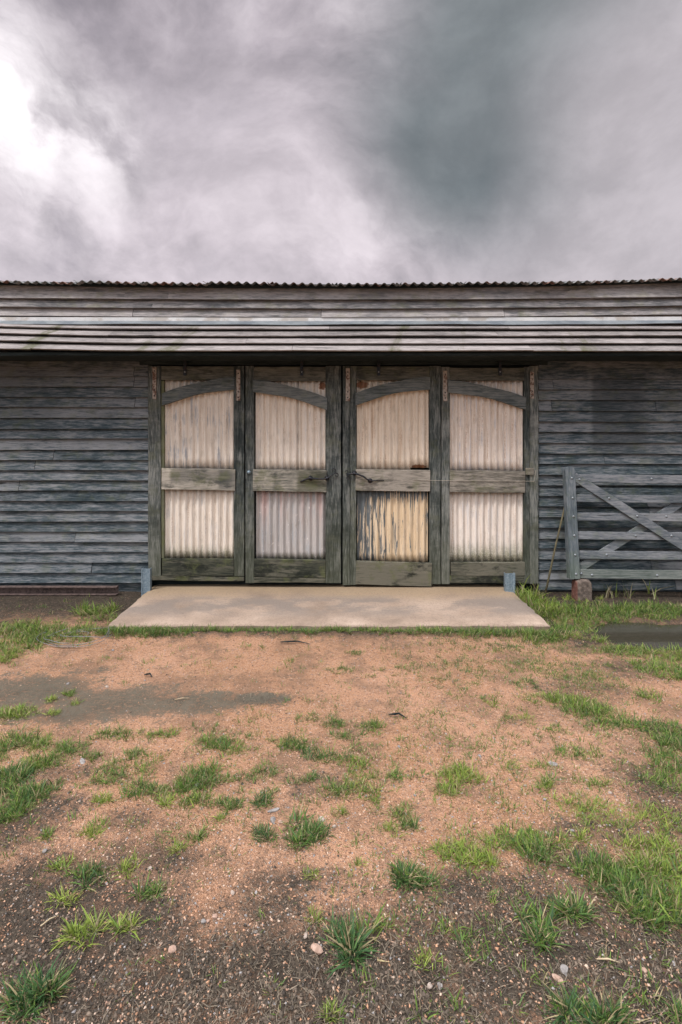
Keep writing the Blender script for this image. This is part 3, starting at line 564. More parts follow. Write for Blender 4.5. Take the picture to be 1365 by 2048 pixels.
# thin random sprouts over the whole yard, thicker to the right, and beyond the frame
for (n_, x0, x1, y0, y1, L, tint) in ((700, -3.2, 3.4, -3.9, -1.35, .03, .4), (700, 0.3, 2.6, -3.2, -1.4, .035, .4), (260, -1.5, 1.8, -4.5, -3.0, .028, .45), (330, 0.0, 1.9, -4.3, -2.8, .045, .45), (240, -2.6, -0.4, -3.8, -2.4, .042, .4), (220, -0.8, 0.9, -3.6, -2.4, .04, .4), (500, -12, -4, -7, -.4, .08, .5), (500, 4, 12, -7, -.4, .08, .5), (260, -6, 6, -9, -5, .07, .5), (200, -4, 0, -2, -.2, .05, .5)):
    tx = rng.uniform(x0, x1, n_); ty = rng.uniform(y0, y1, n_); kcount = rng.integers(5, 20, n_); id_ = np.repeat(np.arange(n_), kcount); sg = 0.02 if L < .06 else 0.08
    bx = tx[id_]+rng.normal(0, sg*.6, len(id_)); by = ty[id_]+rng.normal(0, sg*.6, len(id_)); m = ~blocked(bx, by) & (pud_mask(bx, by) < 0.5) & (toellipses(SILT, bx, by) < 0.5)
    m &= ~((bx < -1.5) & (by > -1.0) & (rng.random(len(bx)) < 0.6))
    m &= ~((np.abs(bx) < .5) & (by < -4.9)); bx, by, id2 = bx[m], by[m], id_[m]
    v, c_ = blades(len(bx), bx, by, L*rng.uniform(.6, 1.2, n_)[id2], np.full(len(bx), tint), (tx[id2], ty[id2]), 0.65); VS.append(v); CV.append(c_)
# seeding stalks by the wall
for (px, py, L) in ((1213,1196,.22), (1227,1198,.16), (1236,1196,.17), (1249,1195,.2), (1258,1197,.22), (1298,1188,.34), (1047,1185,.3), (1060,1180,.2), (1080,1190,.26), (1168,1195,.16), (1178,1196,.14), (1310,1200,.18), (870,1250,.09), (655,1250,.09), (862,1252,.07)):
    cx, cy = gpt(px, py); cx = np.full(6, cx)+rng.normal(0, .01, 6); cy = np.minimum(np.full(6, cy)+rng.normal(0, .01, 6), -0.05)
    v, c_ = blades(6, cx, cy, L, np.full(6, .8), None, 0.12); c_[:3] = np.array([0.38,0.33,0.22]); VS.append(v); CV.append(c_)
gr = grass_obj('grass', VS, CV); tag(gr, 'short patchy green grass growing through the gravel and along the barn wall', 'grass', kind='stuff')
for (px, py, rx, ry, n_, L, tint, lab) in TUFTS:
    cx, cy = [float(q) for q in gpt(px, py)]; dd = cy+D; ex = rx/F*dd; ey = abs(float(gpt(px, py-ry)[1]-gpt(px, py+ry)[1]))/2; n_ = int(n_*1.0); L *= .82
    nc = 9; ca = rng.uniform(0, 6.28, nc); cr = np.sqrt(rng.random(nc))*.8; id_ = rng.integers(0, nc, n_)
    tx = cx+ex*cr*np.cos(ca); ty = cy+ey*cr*np.sin(ca); bx = tx[id_]+rng.normal(0, ex*.2, n_); by = ty[id_]+rng.normal(0, ey*.2, n_)
    v, c_ = blades(n_, bx, by, L*rng.uniform(.55, 1.1, nc)[id_]*rng.uniform(.6, 1.1, n_), np.clip(tint+rng.normal(0, .12, nc), 0, 1)[id_], (tx[id_], ty[id_]), 0.8)
    o = grass_obj('grass_tuft', [v], [c_], (cx, cy, float(gz(np.array([cx]), np.array([cy]))[0])))
    tag(o, lab, 'grass tuft', 'separate grass tufts on the open ground')
# turf attribute on the ground
TURF = [(g[0], g[1], g[2]*1.05, g[3]*1.15, min(1, g[4]/(g[2]*g[3]*3.14)*0.75)) for g in G if g[4] > 200]+[(t[0], t[1], t[2], t[3], .8) for t in TUFTS]
sel = (np.abs(X) < 5) & (Y > -4.8) & (Y < .3)
def attrset(me, name, arr):
    a = me.attributes.new(name, 'FLOAT', 'POINT'); a.data.foreach_set('value', arr.astype(np.float32).ravel())
far = np.where(sel, 0, fbm(X, Y, 0.5, 70))
mud = np.where(sel, toellipses(MUD, X, Y, 0.8), ss(far, .4, .6)); silt = np.where(sel, toellipses(SILT, X, Y, 0.95), 0)
tf = np.where(sel, toellipses(TURF, X, Y, 0.4), ss(fbm(X, Y, .6, 90), .4, .6))
# a little dark humus also lies against the whole foot of the wall
mud = np.maximum(mud, 1.7*ss(Y, -0.85, -0.5)*ss(Y, 2, 1))
attrset(ground.data, 'mud', mud); attrset(ground.data, 'silt', silt); attrset(ground.data, 'turf', tf)
# ------------------------------------------------------------------ grit and litter on the ground
def sample_ground(n_, ylo=1262, yhi=2300, p=1.0):
    py = ylo+(yhi-ylo)*rng.random(n_)**p; px = rng.uniform(-200, 1560, n_); x, y = gpt(px, py)
    m = ~blocked(x, y) & (pud_mask(x, y) < .1); return x[m], y[m]
def grit(n_, smin, smax, name, label, cat, pw=2.2, sc_d=True, pal=None, keep=None):
    x, y = sample_ground(n_); 
    if keep is not None: m = keep(x, y); x, y = x[m], y[m]
    k_ = len(x); dist = np.hypot(x, y+D)
    s = smin+(smax-smin)*rng.random(k_)**pw
    if sc_d: s = np.maximum(s, 0.0011*dist)
    base = np.array([[1,0,0],[-.5,.87,0],[-.5,-.87,0],[.5,.5,.75],[-.7,.2,.7],[.2,-.7,.65]])
    base = base[None]*np.ones((k_,1,1))+rng.normal(0, .22, (k_, 6, 3))
    a = rng.uniform(0, 6.28, k_); ca, sa = np.cos(a)[:, None], np.sin(a)[:, None]
    bx = base[..., 0]*ca-base[..., 1]*sa*0.75; by = base[..., 0]*sa+base[..., 1]*ca*0.75
    v = np.stack([x[:, None]+bx*s[:, None], y[:, None]+by*s[:, None], gz(x, y)[:, None]+(base[..., 2]*0.8-0.12)*s[:, None]], -1)
    b = np.arange(k_)[:, None]*6
    tri = np.concatenate([b+np.array([t]) for t in ([0,1,3],[1,4,3],[1,2,4],[2,5,4],[2,0,5],[0,3,5],[3,4,5])])
    pal = np.array(pal); col = pal[rng.integers(0, len(pal), k_)]*rng.uniform(.7, 1.2, (k_, 1))
    o = npmesh(name, v.reshape(-1, 3), tri, M['grit'], np.repeat(col[:, None], 6, 1).reshape(-1, 3)); tag(o, label, cat, kind='stuff'); return o
ORP = [(0.46,0.25,0.15), (0.52,0.31,0.20), (0.38,0.20,0.12), (0.46,0.30,0.21), (0.50,0.37,0.28), (0.45,0.25,0.15), (0.28,0.17,0.12), (0.30,0.28,0.27)]
grit(60000, .0016, .0065, 'gravel', 'fine orange and cream gravel strewn over the yard', 'gravel', 2.0, pal=ORP, keep=lambda x, y: rng.random(len(x)) > 0.68*toellipses(MUD, x, y)+0.9*toellipses(SILT, x, y))
MDP = [(0.085,0.067,0.05), (0.13,0.10,0.076), (0.06,0.048,0.038), (0.18,0.135,0.10)]
grit(42000, .0025, .009, 'soil_crumbs', 'dark crumbs and clods of damp soil', 'soil', 2.4, pal=MDP, keep=lambda x, y: rng.random(len(x)) < 0.02+1.0*toellipses(MUD, x, y)*ss(fbm(x, y, 9, 5), .38, .55))
# dead grass litter
x, y = sample_ground(42000); kp = rng.random(len(x)) < 0.03+0.85*np.maximum(toellipses([m_ for m_ in MUD if m_[0] > 500 or m_[1] < 1300], x, y), 0.45*toellipses(TURF, x, y)); x, y = x[kp], y[kp]
xl = rng.uniform(-4, -1.9, 700); yl = rng.uniform(-.9, -.12, 700); x = np.concatenate([x, xl]); y = np.concatenate([y, yl])
v, c_ = blades(len(x), x, y, rng.uniform(.010, .038, len(x)), np.full(len(x), .5), None, 1.38); v[:, :, 2] += .004
c_[:] = (np.array([0.205,0.165,0.12])*rng.uniform(.3, 1.45, (len(x), 1)))[:, None, :]
lt = grass_obj('dead_grass', [v], [c_]); tag(lt, 'dry straw coloured grass litter lying on the soil', 'dead grass', kind='stuff')
# ------------------------------------------------------------------ loose stones
def stone(name, px, py, sx, sy, sz, m_, label, group=None, rot=None, seed=0):
    r = np.random.default_rng(seed+int(px*7+py)); import bmesh
    bm = bmesh.new(); bmesh.ops.create_icosphere(bm, subdivisions=2, radius=1)
    pl = [(Vector(r.normal(0, 1, 3)).normalized(), r.uniform(.55, .85)) for _ in range(7)]
    for v in bm.verts:
        for nrm, dd in pl:
            q = v.co.dot(nrm)
            if q > dd: v.co -= nrm*(q-dd)
        v.co = Vector((v.co.x*sx, v.co.y*sy, v.co.z*sz))
    me = bpy.data.meshes.new(name); bm.to_mesh(me); bm.free(); me.materials.append(m_)
    o = bpy.data.objects.new(name, me); C.objects.link(o); x, y = gpt(px, py); o.location = (float(x), float(y), float(gz(np.array([x]), np.array([y]))[0])+sz*.35)
    o.rotation_euler = (r.uniform(-.2, .2), r.uniform(-.2, .2), r.uniform(0, 6) if rot is None else rot); tag(o, label, 'stone', group); return o
stone('stone', 548, 1622, .030, .011, .008, M['st_grey'], 'long flat grey stone lying across the top of the cluster left of the wide tuft', 'angular stones beside the wide grass tuft', .3)
stone('stone', 546, 1642, .013, .026, .010, M['st_grey'], 'grey wedge stone just below the long flat stone', 'angular stones beside the wide grass tuft', .1)
stone('stone', 562, 1646, .014, .010, .008, M['st_pink'], 'small pinkish stone right of the grey wedge stone', 'angular stones beside the wide grass tuft')
stone('stone', 643, 1640, .015, .016, .009, M['st_pale'], 'pale angular stone with a pointed end right of the wide tuft', 'angular stones beside the wide grass tuft', .5)
stone('stone', 669, 1654, .011, .008, .007, M['st_pale'], 'small rounded white stone right of the pale pointed stone', 'angular stones beside the wide grass tuft')
stone('stone', 1130, 1944, .016, .014, .010, M['st_grey'], 'round grey pebble on the dark soil near the bottom right')
stone('stone', 1117, 1962, .011, .024, .008, M['st_pink'], 'long pink flat stone just below the round grey pebble', None, .7)
stone('stone', 345, 1909, .012, .015, .010, M['st_pink'], 'single pinkish cream pebble on dark gravel in the lower left')
stone('stone', 634, 1912, .014, .022, .012, M['st_pink'], 'brown upright stone left of the splayed foreground tuft')
stone('stone', 166, 1524, .028, .014, .010, M['st_grey'], 'flat grey stone among thin grass on the left')
stone('stone', 1106, 1527, .026, .012, .009, M['st_grey'], 'flat grey stone on the orange gravel right of centre')
stone('stone', 90, 1706, .014, .010, .009, M['st_grey'], 'grey blue stone at the left edge of the dark soil')
stone('stone', 395, 1573, .014, .010, .010, M['st_grey'], 'grey stone in the grass left of centre')
small = [(396,1510),(233,1518),(798,1492),(1060,1563),(1090,1600),(1051,1571),(1020,1560),(995,1606),(1260,1607),(1240,1620),(1145,1633),(842,1640),(1235,1600),(960,1512),(1030,1510),
         (512,1870),(612,1880),(430,1840),(465,1790),(416,1848),(408,1850),(516,1878),(1145,1664),(1200,1655),(830,1590),(765,1575),(1318,1508),(1220,1585),(740,1420),(226,1302),(515,1270),
         (136,1368),(215,1373),(290,1360),(663,1465),(770,1560),(1095,1668),(1255,1640),(880,1485),(1290,1945),(1180,1990),(1000,1860),(880,1975),(860,1980),(480,1690),(300,1740),(470,1700)]
cols_ = [('st_pale', 'st_pink', 'st_grey')[(i*7+i//3) % 3] for i in range(len(small))]
band = lambda py: 0 if py < 1460 else 1 if py < 1625 else 2
ORD = ('leftmost', 'second from the left', 'third from the left', 'fourth from the left', 'fifth from the left', 'sixth from the left', 'seventh from the left', 'eighth from the left', 'ninth from the left')
for i, (px, py) in enumerate(small):
    q = (H*F/(py-888))/2.2; s_ = random.uniform(.007, .013)*(1 if q < 1.3 else 1.4); mm = cols_[i]
    same = sorted(p for p, c_ in zip(small, cols_) if c_ == mm and band(p[1]) == band(py)); rk = same.index((px, py))
    kind_ = {'st_pale': 'small pale cream stones', 'st_pink': 'small pinkish stones', 'st_grey': 'small grey stones'}[mm]
    lab = ORD[rk]+' of the '+kind_+' '+('on the gravel near the slab', 'in the middle of the yard', 'in the foreground')[band(py)]
    stone('stone', px, py, s_, s_*.75, s_*.55, M[mm], lab, kind_)
# ------------------------------------------------------------------ concrete slab and puddle
mb = MB(); nxs = 60; nys = 20; top = 0.06; vs = []
for j in range(nys+1):
    for i in range(nxs+1):
        u = i/nxs; v_ = j/nys; y_ = -1.22+1.42*v_; xl_ = -2.045+(-2.11+2.045)*v_; xr_ = 1.83+.03*v_
        x_ = xl_+(xr_-xl_)*u; e = 0.022*(random.random()-.5)
        if j == 0: y_ += e
        if i in (0, nxs): x_ += e
        rnd_ = -0.012 if (j == 0 or i in (0, nxs)) else 0
        vs.append((x_, y_, top+rnd_+0.002*math.sin(x_*3+y_*2)))
fs = [(j*(nxs+1)+i, j*(nxs+1)+i+1, (j+1)*(nxs+1)+i+1, (j+1)*(nxs+1)+i) for j in range(nys) for i in range(nxs)]
ring = [i for i in range(nxs+1)]+[j*(nxs+1)+nxs for j in range(1, nys+1)]+[nys*(nxs+1)+i for i in range(nxs-1, -1, -1)]+[j*(nxs+1) for j in range(nys-1, 0, -1)]
b0 = len(vs); vs += [(vs[i][0], vs[i][1], -0.12) for i in ring]
fs += [(ring[i], b0+i, b0+(i+1) % len(ring), ring[(i+1) % len(ring)]) for i in range(len(ring))]
mb.add(vs, fs); sb = mb.build('pavement', M['concrete']); tag(sb, kind='structure')
px0, py0 = gpt(1340, 1270); mb = MB(); mb.add([(float(px0)+a*1.25, float(py0)+b*.55, -0.014) for a, b in ((-1,-1),(1,-1),(1,1),(-1,1))], [(0,1,2,3)])
tag(mb.build('puddle', M['water']), kind='structure')
# ------------------------------------------------------------------ the barn
barn = thing('barn', 'long weathered timber barn with lapped boards, a boarded canopy and four arched doors', 'barn')
def sagup(x): return 0.0050*x*x*(0.5 if x < 0 else 0.85)   # the roof line dips in the middle
def sagcan(x): return (0.035*max(0, (-x-2.2)/1.6)**1.5 if x < -2.2 else 0)
def clad(mb, x0, x1, zs, yb=0.0, lip=0.036, sag=None, joints=(3.0, 4.5), fixed=None):
    """lapped boards between the heights in zs (descending); each leans out to its lower edge"""
    for bi in range(len(zs)-1):
        zt, zb_ = zs[bi]+0.022, zs[bi+1]; cuts = [x0]
        if fixed and bi in fixed: cuts += fixed[bi]
        else:
            x = x0+random.uniform(1.0, 4.0)
            while x < x1-0.6: cuts.append(x); x += random.uniform(*joints)
        cuts.append(x1)
        for a, b in zip(cuts[:-1], cuts[1:]):
            a += 0.0028; b -= 0.0028; nseg = max(2, int((b-a)/0.10)); vs = []; lp = lip*random.uniform(.9, 1.15); dz = random.uniform(-.0015, .0015); ph = random.uniform(0, 6); tl = random.uniform(-.003, .003)
            for i in range(nseg+1):
                x = a+(b-a)*i/nseg; s_ = sag(x) if sag else 0; s2_ = s_*.55; s_ = s_ if bi == 0 else s2_
                wv = 0.0018*math.sin(ph+x*2.3)+random.uniform(-.0009, .0009)+dz+tl*(i/nseg-.5); wy = 0.002*math.sin(ph*2+x*3.1)+random.uniform(-.0006, .0006)
                vs += [(x, yb+0.001, zt+s_), (x, yb-lp+wy, zb_+wv+s2_), (x, yb-lp+wy+0.017, zb_+wv+s2_-0.001), (x, yb+0.010, zt+s_)]
            fs = [(4*i+j, 4*i+4+j, 4*i+4+(j+1) % 4, 4*i+(j+1) % 4) for i in range(nseg) for j in range(4)]
            fs = [tuple(reversed(f)) for f in fs]; fs += [(0,1,2,3), tuple(4*nseg+j for j in (3,2,1,0))]
            mb.add(vs, fs, random.random())
XL, XR = -9.0, 9.5; ZT = WZ(700)
# lower front cladding either side of the doors
dl, dr = WX(300), WX(1075)
zl = [WZ(734-20.6*k_) for k_ in (2, 1)]+[WZ(734), WZ(753.5), WZ(773.7), WZ(794.6), WZ(814.7), WZ(836), WZ(858), WZ(877), WZ(899)]+[WZ(899+20.4*k_) for k_ in range(1, 14)]
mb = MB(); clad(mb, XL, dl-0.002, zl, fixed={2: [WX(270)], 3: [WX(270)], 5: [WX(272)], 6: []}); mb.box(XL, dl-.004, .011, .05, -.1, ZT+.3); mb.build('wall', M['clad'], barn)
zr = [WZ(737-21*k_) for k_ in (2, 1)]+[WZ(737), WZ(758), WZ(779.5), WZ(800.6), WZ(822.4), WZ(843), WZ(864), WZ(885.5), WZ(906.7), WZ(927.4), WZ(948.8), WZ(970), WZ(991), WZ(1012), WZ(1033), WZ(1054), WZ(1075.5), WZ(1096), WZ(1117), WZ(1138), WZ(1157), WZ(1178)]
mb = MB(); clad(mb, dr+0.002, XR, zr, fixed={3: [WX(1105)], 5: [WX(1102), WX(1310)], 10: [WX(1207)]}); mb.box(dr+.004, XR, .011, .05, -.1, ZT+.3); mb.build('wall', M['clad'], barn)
# wall above the canopy
zu = [WZ(577), WZ(601.5), WZ(619), WZ(636), WZ(655)]
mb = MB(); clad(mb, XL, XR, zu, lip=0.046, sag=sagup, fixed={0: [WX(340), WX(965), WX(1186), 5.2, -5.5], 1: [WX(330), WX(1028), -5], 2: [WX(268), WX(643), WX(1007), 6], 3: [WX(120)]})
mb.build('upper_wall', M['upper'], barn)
# shell: side walls, back wall, so the barn stands as a building from other sides
mb = MB(); mb.box(XL, XL+.06, .06, 6.4, -.1, 3.6); mb.build('side_wall', M['clad'], barn); mb = MB(); mb.box(XR-.06, XR, .06, 6.4, -.1, 3.6); mb.build('side_wall', M['clad'], barn)
mb = MB(); mb.box(XL, XR, 6.4, 6.46, -.1, 4.2); mb.build('rear_wall', M['clad'], barn)
mb = MB(); mb.box(XL+.06, XR-.06, .055, .12, ZT-.14, 3.40); mb.build('wall_plate', M['soffit'], barn)
# corrugated sheet helper
def corr(mb, w, pitch, amp, per, rows, fn, rnd=0.5, thick=0.0):
    """w wide sheet, fn(u metres across, wave height, t 0..1 along) -> point"""
    nn = int(w/pitch*per); vs = []
    for t in rows:
        for i in range(nn+1):
            u = w*i/nn; vs.append(fn(u, amp*math.cos(2*math.pi*u/pitch), t))
    k_ = nn+1; fs = [(r_*k_+i, r_*k_+i+1, (r_+1)*k_+i+1, (r_+1)*k_+i) for r_ in range(len(rows)-1) for i in range(nn)]
    mb.add(vs, fs, rnd)
# roof of overlapping iron sheets at a low pitch
mb = MB(); x = XL-.2; i = 0
while x < XR+.1:
    w = 0.76; up = (0.005 if i % 2 else 0); j_ = random.uniform(-.012, .012); jy = random.uniform(-.02, .02); tilt = random.uniform(-.006, .006)
    corr(mb, w, 0.095, 0.0135, 8, [0, .02, .3, 1], lambda u, wv, t: (x+u, -0.13+jy+t*7.0, 3.378+sagup(x+u)+up+j_*.6+tilt*(u/w-.5)*2+wv+t*7.0*math.tan(math.radians(9))+0.002*math.sin(9*(x+u))), random.random())
    x += w-0.06; i += 1
rf = mb.build('roof', M['rooftin'], barn, smooth=True); sm_ = rf.modifiers.new('sheet', 'SOLIDIFY'); sm_.thickness = 0.004
mb = MB()
xx = np.linspace(XL, XR, 60)
for a, b in zip(xx[:-1], xx[1:]):
    mb.add([(a, -.045, WZ(577.5)+sagup(a)), (b, -.045, WZ(577.5)+sagup(b)), (b, -.045, WZ(571)+sagup(b)), (a, -.045, WZ(571)+sagup(a)), (a, .05, WZ(577.5)+sagup(a)), (b, .05, WZ(577.5)+sagup(b)), (b, .05, WZ(571)+sagup(b)), (a, .05, WZ(571)+sagup(a))], [(0,1,2,3), (0,4,5,1), (3,2,6,7), (4,7,6,5)])
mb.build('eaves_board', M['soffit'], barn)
# canopy: four lapped boards on a 38 degree slope
CF, CY = 2.555, -0.50                                    # front edge height and depth
CTz, CTy = WZ(652), -0.03
canopy = bpy.data.objects.new('canopy', None); C.objects.link(canopy); canopy.parent = barn; canopy.empty_display_size = .1
mb = MB(); sl_ = Vector((0, CTy-CY, CTz-CF)); Ls = sl_.length; sl_.normalize(); nr_ = Vector((0, -sl_.z, sl_.y))
cuts = {0: [WX(118), WX(593), WX(1032), 5.5, -6], 1: [WX(505), WX(1130), -5.5], 2: [WX(240), WX(982), 5], 3: [WX(660), WX(1010), -6.4]}
nb = 4
for bi in range(nb):
    s0 = Ls*bi/nb; s1 = Ls*(bi+1)/nb+0.03; cs = [XL-.1]+sorted(cuts[bi])+[XR+.1]
    for a, b in zip(cs[:-1], cs[1:]):
        a += .002; b -= .002; nseg = max(2, int((b-a)/.12)); vs = []; ph = random.uniform(0, 6); lf = random.uniform(-.002, .003)
        for i in range(nseg+1):
            x = a+(b-a)*i/nseg; wv = .003*math.sin(ph+x*1.9)+random.uniform(-.0008, .0008)+lf; sg_ = sagcan(x)-0.002
            for (sv, nv) in ((s0, 0.042+wv), (s1, 0.002), (s1, -0.010), (s0+.004, 0.027+wv)):
                p = Vector((x, CY, CF+sg_))+sl_*sv+nr_*nv; vs.append(p)
        fs = [(4*i+j, 4*i+4+j, 4*i+4+(j+1) % 4, 4*i+(j+1) % 4) for i in range(nseg) for j in range(4)]+[(3,2,1,0), tuple(4*nseg+j for j in (0,1,2,3))]
        mb.add(vs, fs, random.random())
mb.build('roof_boards', M['canopy'], canopy)
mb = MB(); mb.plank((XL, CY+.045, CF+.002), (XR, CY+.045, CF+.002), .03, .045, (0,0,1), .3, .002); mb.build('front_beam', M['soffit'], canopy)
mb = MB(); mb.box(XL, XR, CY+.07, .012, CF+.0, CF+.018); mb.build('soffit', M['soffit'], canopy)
# flashing along the head of the canopy
fl = bpy.data.objects.new('flashing', None); C.objects.link(fl); fl.parent = barn; fl.empty_display_size = .1
mb = MB(); nseg = 240; vs = []
for i in range(nseg+1):
    x = XL+(XR-XL)*i/nseg; s_ = sagup(x)*.15; lf = .004*math.sin(x*2.1)+.003*math.sin(x*5.3+1)+.0015*random.random()
    p1 = Vector((x, CTy, CTz+s_))-sl_*.062+nr_*(.044+lf); p2 = Vector((x, CTy-.012, CTz+.045+s_)); p3 = Vector((x, CTy-.010, CTz+.085+s_))
    vs += [p1-nr_*.006, p1, p2, p3]
k_ = 4
mb.add(vs, [(i*4+j, (i+1)*4+j, (i+1)*4+j+1, i*4+j+1) for i in range(nseg) for j in range(2)], .5); mb.build('flashing_strip', M['flash'], fl, smooth=False)
mb = MB(); mb.add(vs, [(i*4+2, (i+1)*4+2, (i+1)*4+3, i*4+3) for i in range(nseg)], .5); mb.build('upstand', M['flash2'], fl)
# header over the doors
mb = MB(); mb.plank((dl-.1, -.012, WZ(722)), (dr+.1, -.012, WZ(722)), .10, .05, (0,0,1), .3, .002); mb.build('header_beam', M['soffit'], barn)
# upright near-black sheet added behind the doors, standing in for the unlit interior
mb = MB(); mb.box(dl, dr, .075, .13, -.05, 2.56); mb.build('dark_interior_sheet', M['soffit'], barn)
# ------------------------------------------------------------------ doors (measured in photo pixels on the barn front)
def curl(c, r, a0, turns, dirn, n_=22, y=-0.07):
    pts = []
    for i in range(n_+1):
        t = i/n_; a = a0+dirn*t*turns*2*math.pi; rr = r*(1-.62*t); pts.append((c[0]+rr*math.cos(a), y, c[1]+rr*math.sin(a)))
    return pts
def door(idx, label, st, rails, arch, panels, hinges, hanger, bot, latch=None):
    root = bpy.data.objects.new('barn_door', None); C.objects.link(root); root.parent = barn; root.empty_display_size = .1; root['label'] = label
    for (x0, x1, y0, y1, mk, yf) in st:
        mb = MB(); mb.plank((WX((x0+x1)/2), yf+.024, WZ(y1)), (WX((x0+x1)/2), yf+.024, WZ(y0)), (x1-x0)/180, .048, (1,0,0), .10, .0014); mb.build('stile', M[mk], root, bevel=.003)
    for (x0, x1, y0, y1, mk, yf, tilt) in rails:
        mb = MB(); zc = (y0+y1)/2; mb.plank((WX(x0), yf+.02, WZ(zc+tilt)), (WX(x1), yf+.02, WZ(zc-tilt)), (y1-y0)/180, .045, (0,0,1), .06, .0018); mb.build('rail', M[mk], root, bevel=.003)
    # arched brace
    (xa, za, xb, zb2, th, hump) = arch; mb = MB(); nseg = 26; vs = []; L_ = abs(xb-xa)
    for i in range(nseg+1):
        t = i/nseg; x_ = xa+(xb-xa)*t; cy_ = za+(zb2-za)*t-hump*4*t*(1-t)*(1.0); w_ = th*(1+.06*math.sin(9*t))
        for dy_, yy in ((-w_/2, -.064), (w_/2, -.064), (w_/2, -.018), (-w_/2, -.018)): vs.append((WX(x_), yy+random.uniform(-.0005,.0005), WZ(cy_+dy_)+random.uniform(-.0008,.0008)))
    mb.add(vs, [(4*i+j, 4*i+4+j, 4*i+4+(j+1) % 4, 4*i+(j+1) % 4) for i in range(nseg) for j in range(4)]+[(3,2,1,0), tuple(4*nseg+j for j in range(4))], random.random())
    mb.build('arched_brace', M['brace'], root, bevel=.003)
    for (x0, x1, y0, y1, mk, seam, plabel) in panels:
        mb = MB(); w = (x1-x0)/180; ph = random.uniform(0, .07); pt = 0.0735
        def fn(u, wv, t, z0=WZ(y1), z1=WZ(y0), xx0=WX(x0)): 
            return (xx0+u, 0.004-wv+.0012*math.sin(t*9+u*7), z0+(z1-z0)*t)
        us = (seam-x0)/180 if seam else w; rows = list(np.linspace(0, 1, 9))
        corr(mb, us, pt, .0125, 10, rows, fn, .3)
        if seam:
            short = 0.03 if mk == 'p3t' else 0
            corr(mb, w-us, pt, .0125, 10, rows, lambda u, wv, t: (WX(seam)-.004+u, -.0045-wv, WZ(y1)+short+(WZ(y0)-WZ(y1)-short)*t), .7)
        o = mb.build('metal_panel', M[mk], root, smooth=True); o['label'] = plabel; o.modifiers.new('sheet', 'SOLIDIFY').thickness = .0016
    for (x0, x1, y0, y1) in hinges:
        mb = MB(); mb.plank((WX((x0+x1)/2), -.058, WZ(y1)), (WX((x0+x1)/2), -.058, WZ(y0)), (x1-x0)/180, .007, (1,0,0), .03, .0007); h_ = mb.build('hinge_strap', M['rusty'], root)
        for q in (.12, .72, .9): mb = MB(); mb.dome((WX((x0+x1)/2), -.061, WZ(y0+(y1-y0)*q)), .008, .004); mb.build('hinge_bolt', M['black_iron'], root, smooth=True)
    mb = MB(); mb.plank((WX(hanger), -.068, WZ(753)), (WX(hanger), -.068, WZ(712)), .033, .007, (1,0,0), .05, .0004); mb.build('hanger_strap', M['black_iron'], root)
    mb = MB(); mb.dome((WX(hanger), -.0715, WZ(745.5)), .009, .006); mb.build('hanger_bolt', M['bolt'], root, smooth=True)
    if latch:
        mb = MB(); pts, curls, knobs, rad = latch
        P = [(WX(a), -.066-dd, WZ(b)) for a, b, dd in pts]
        Q = []
        for i in range(len(P)-1):
            for t in np.linspace(0, 1, 5)[:-1]: Q.append(tuple(Vector(P[i]).lerp(Vector(P[i+1]), t)))
        Q.append(P[-1])
        mb.tube(Q, [rad*(.45+.55*math.sin(math.pi*min(1, max(0.0, i/len(Q)*1.0+.12)))) for i in range(len(Q))], 8)
        for (cx_, cy_, r_, a0, tr, dr_) in curls: pts_ = curl((WX(cx_), WZ(cy_)), r_/180, math.radians(a0), tr, dr_, y=-.074); mb.tube(pts_, [.0055-.002*i/len(pts_) for i in range(len(pts_))], 6)
        for (a, b) in knobs: mb.dome((WX(a), -.064, WZ(b)), .021, .016); mb.dome((WX(a), -.079, WZ(b)), .010, .010)
        mb.build('latch', M['black_iron'], root, smooth=True)
        for (a, b) in knobs: mb = MB(); mb.tube([(WX(a)+.024*math.cos(t), -.068, WZ(b)+.024*math.sin(t)) for t in np.linspace(0, 6.283, 15)], .0035, 5, cap=False); mb.build('latch_rosette', M['black_iron'], root, smooth=True)
    return root
yF = -.05
door(0, 'leftmost barn door, cream iron above and below, mossy foot',
  [(300,325,733,1150,'stile',yF), (325,331,762,1115,'inner',yF+.012), (470,490.5,733,1150,'stile',yF)],
  [(326,470,734,761,'toprail',yF+.001,0), (327.5,473,937,979,'midrail',yF-.012,-1), (328,470,1116,1149,'botrail',yF-.004,0), (301,490,1150.5,1159,'botrail',yF-.002,-1)],
  (328,800,472,768,24,6), [(331,470,758,938,'p1t',440,'upper cream iron sheet with blue grey streaks'), (331,470,976,1118,'p1b',440,'lower cream iron sheet with moss along its foot')],
  [(309.5,317,736,799), (475.5,483,741,802)], 374, 1158)
door(1, 'second barn door from the left, its lower iron bare zinc with red paint marks',
  [(493,510,733,1164,'stile',yF), (652,682.5,733,1164,'stile',yF)],
  [(510,652,735,763,'toprail',yF+.001,0), (508,654,939,982,'midrail',yF-.012,-1), (510,652,1117,1152,'botrail',yF-.004,-1), (510,652,1152.5,1163,'botrail',yF-.001,0)],
  (508,773,655,809,24,6), [(512,652,760,941,'p2t',600,'upper clean cream iron sheet with a rusty corner'), (513,652,979,1120,'p2b',None,'lower bare zinc sheet with red paint marks at its top')],
  [], 605, 1165, latch=([(602,963,.0), (608,960,.01), (620,955,.024), (630,956,.026), (645,957,.026), (655,956,.020), (664,949,.010), (671,945,.006)], [(667.5,939.5,5.0,-60,.85,1), (673.5,949.5,4.2,120,.85,-1)], [(622,955.5), (655,955.5)], .010))
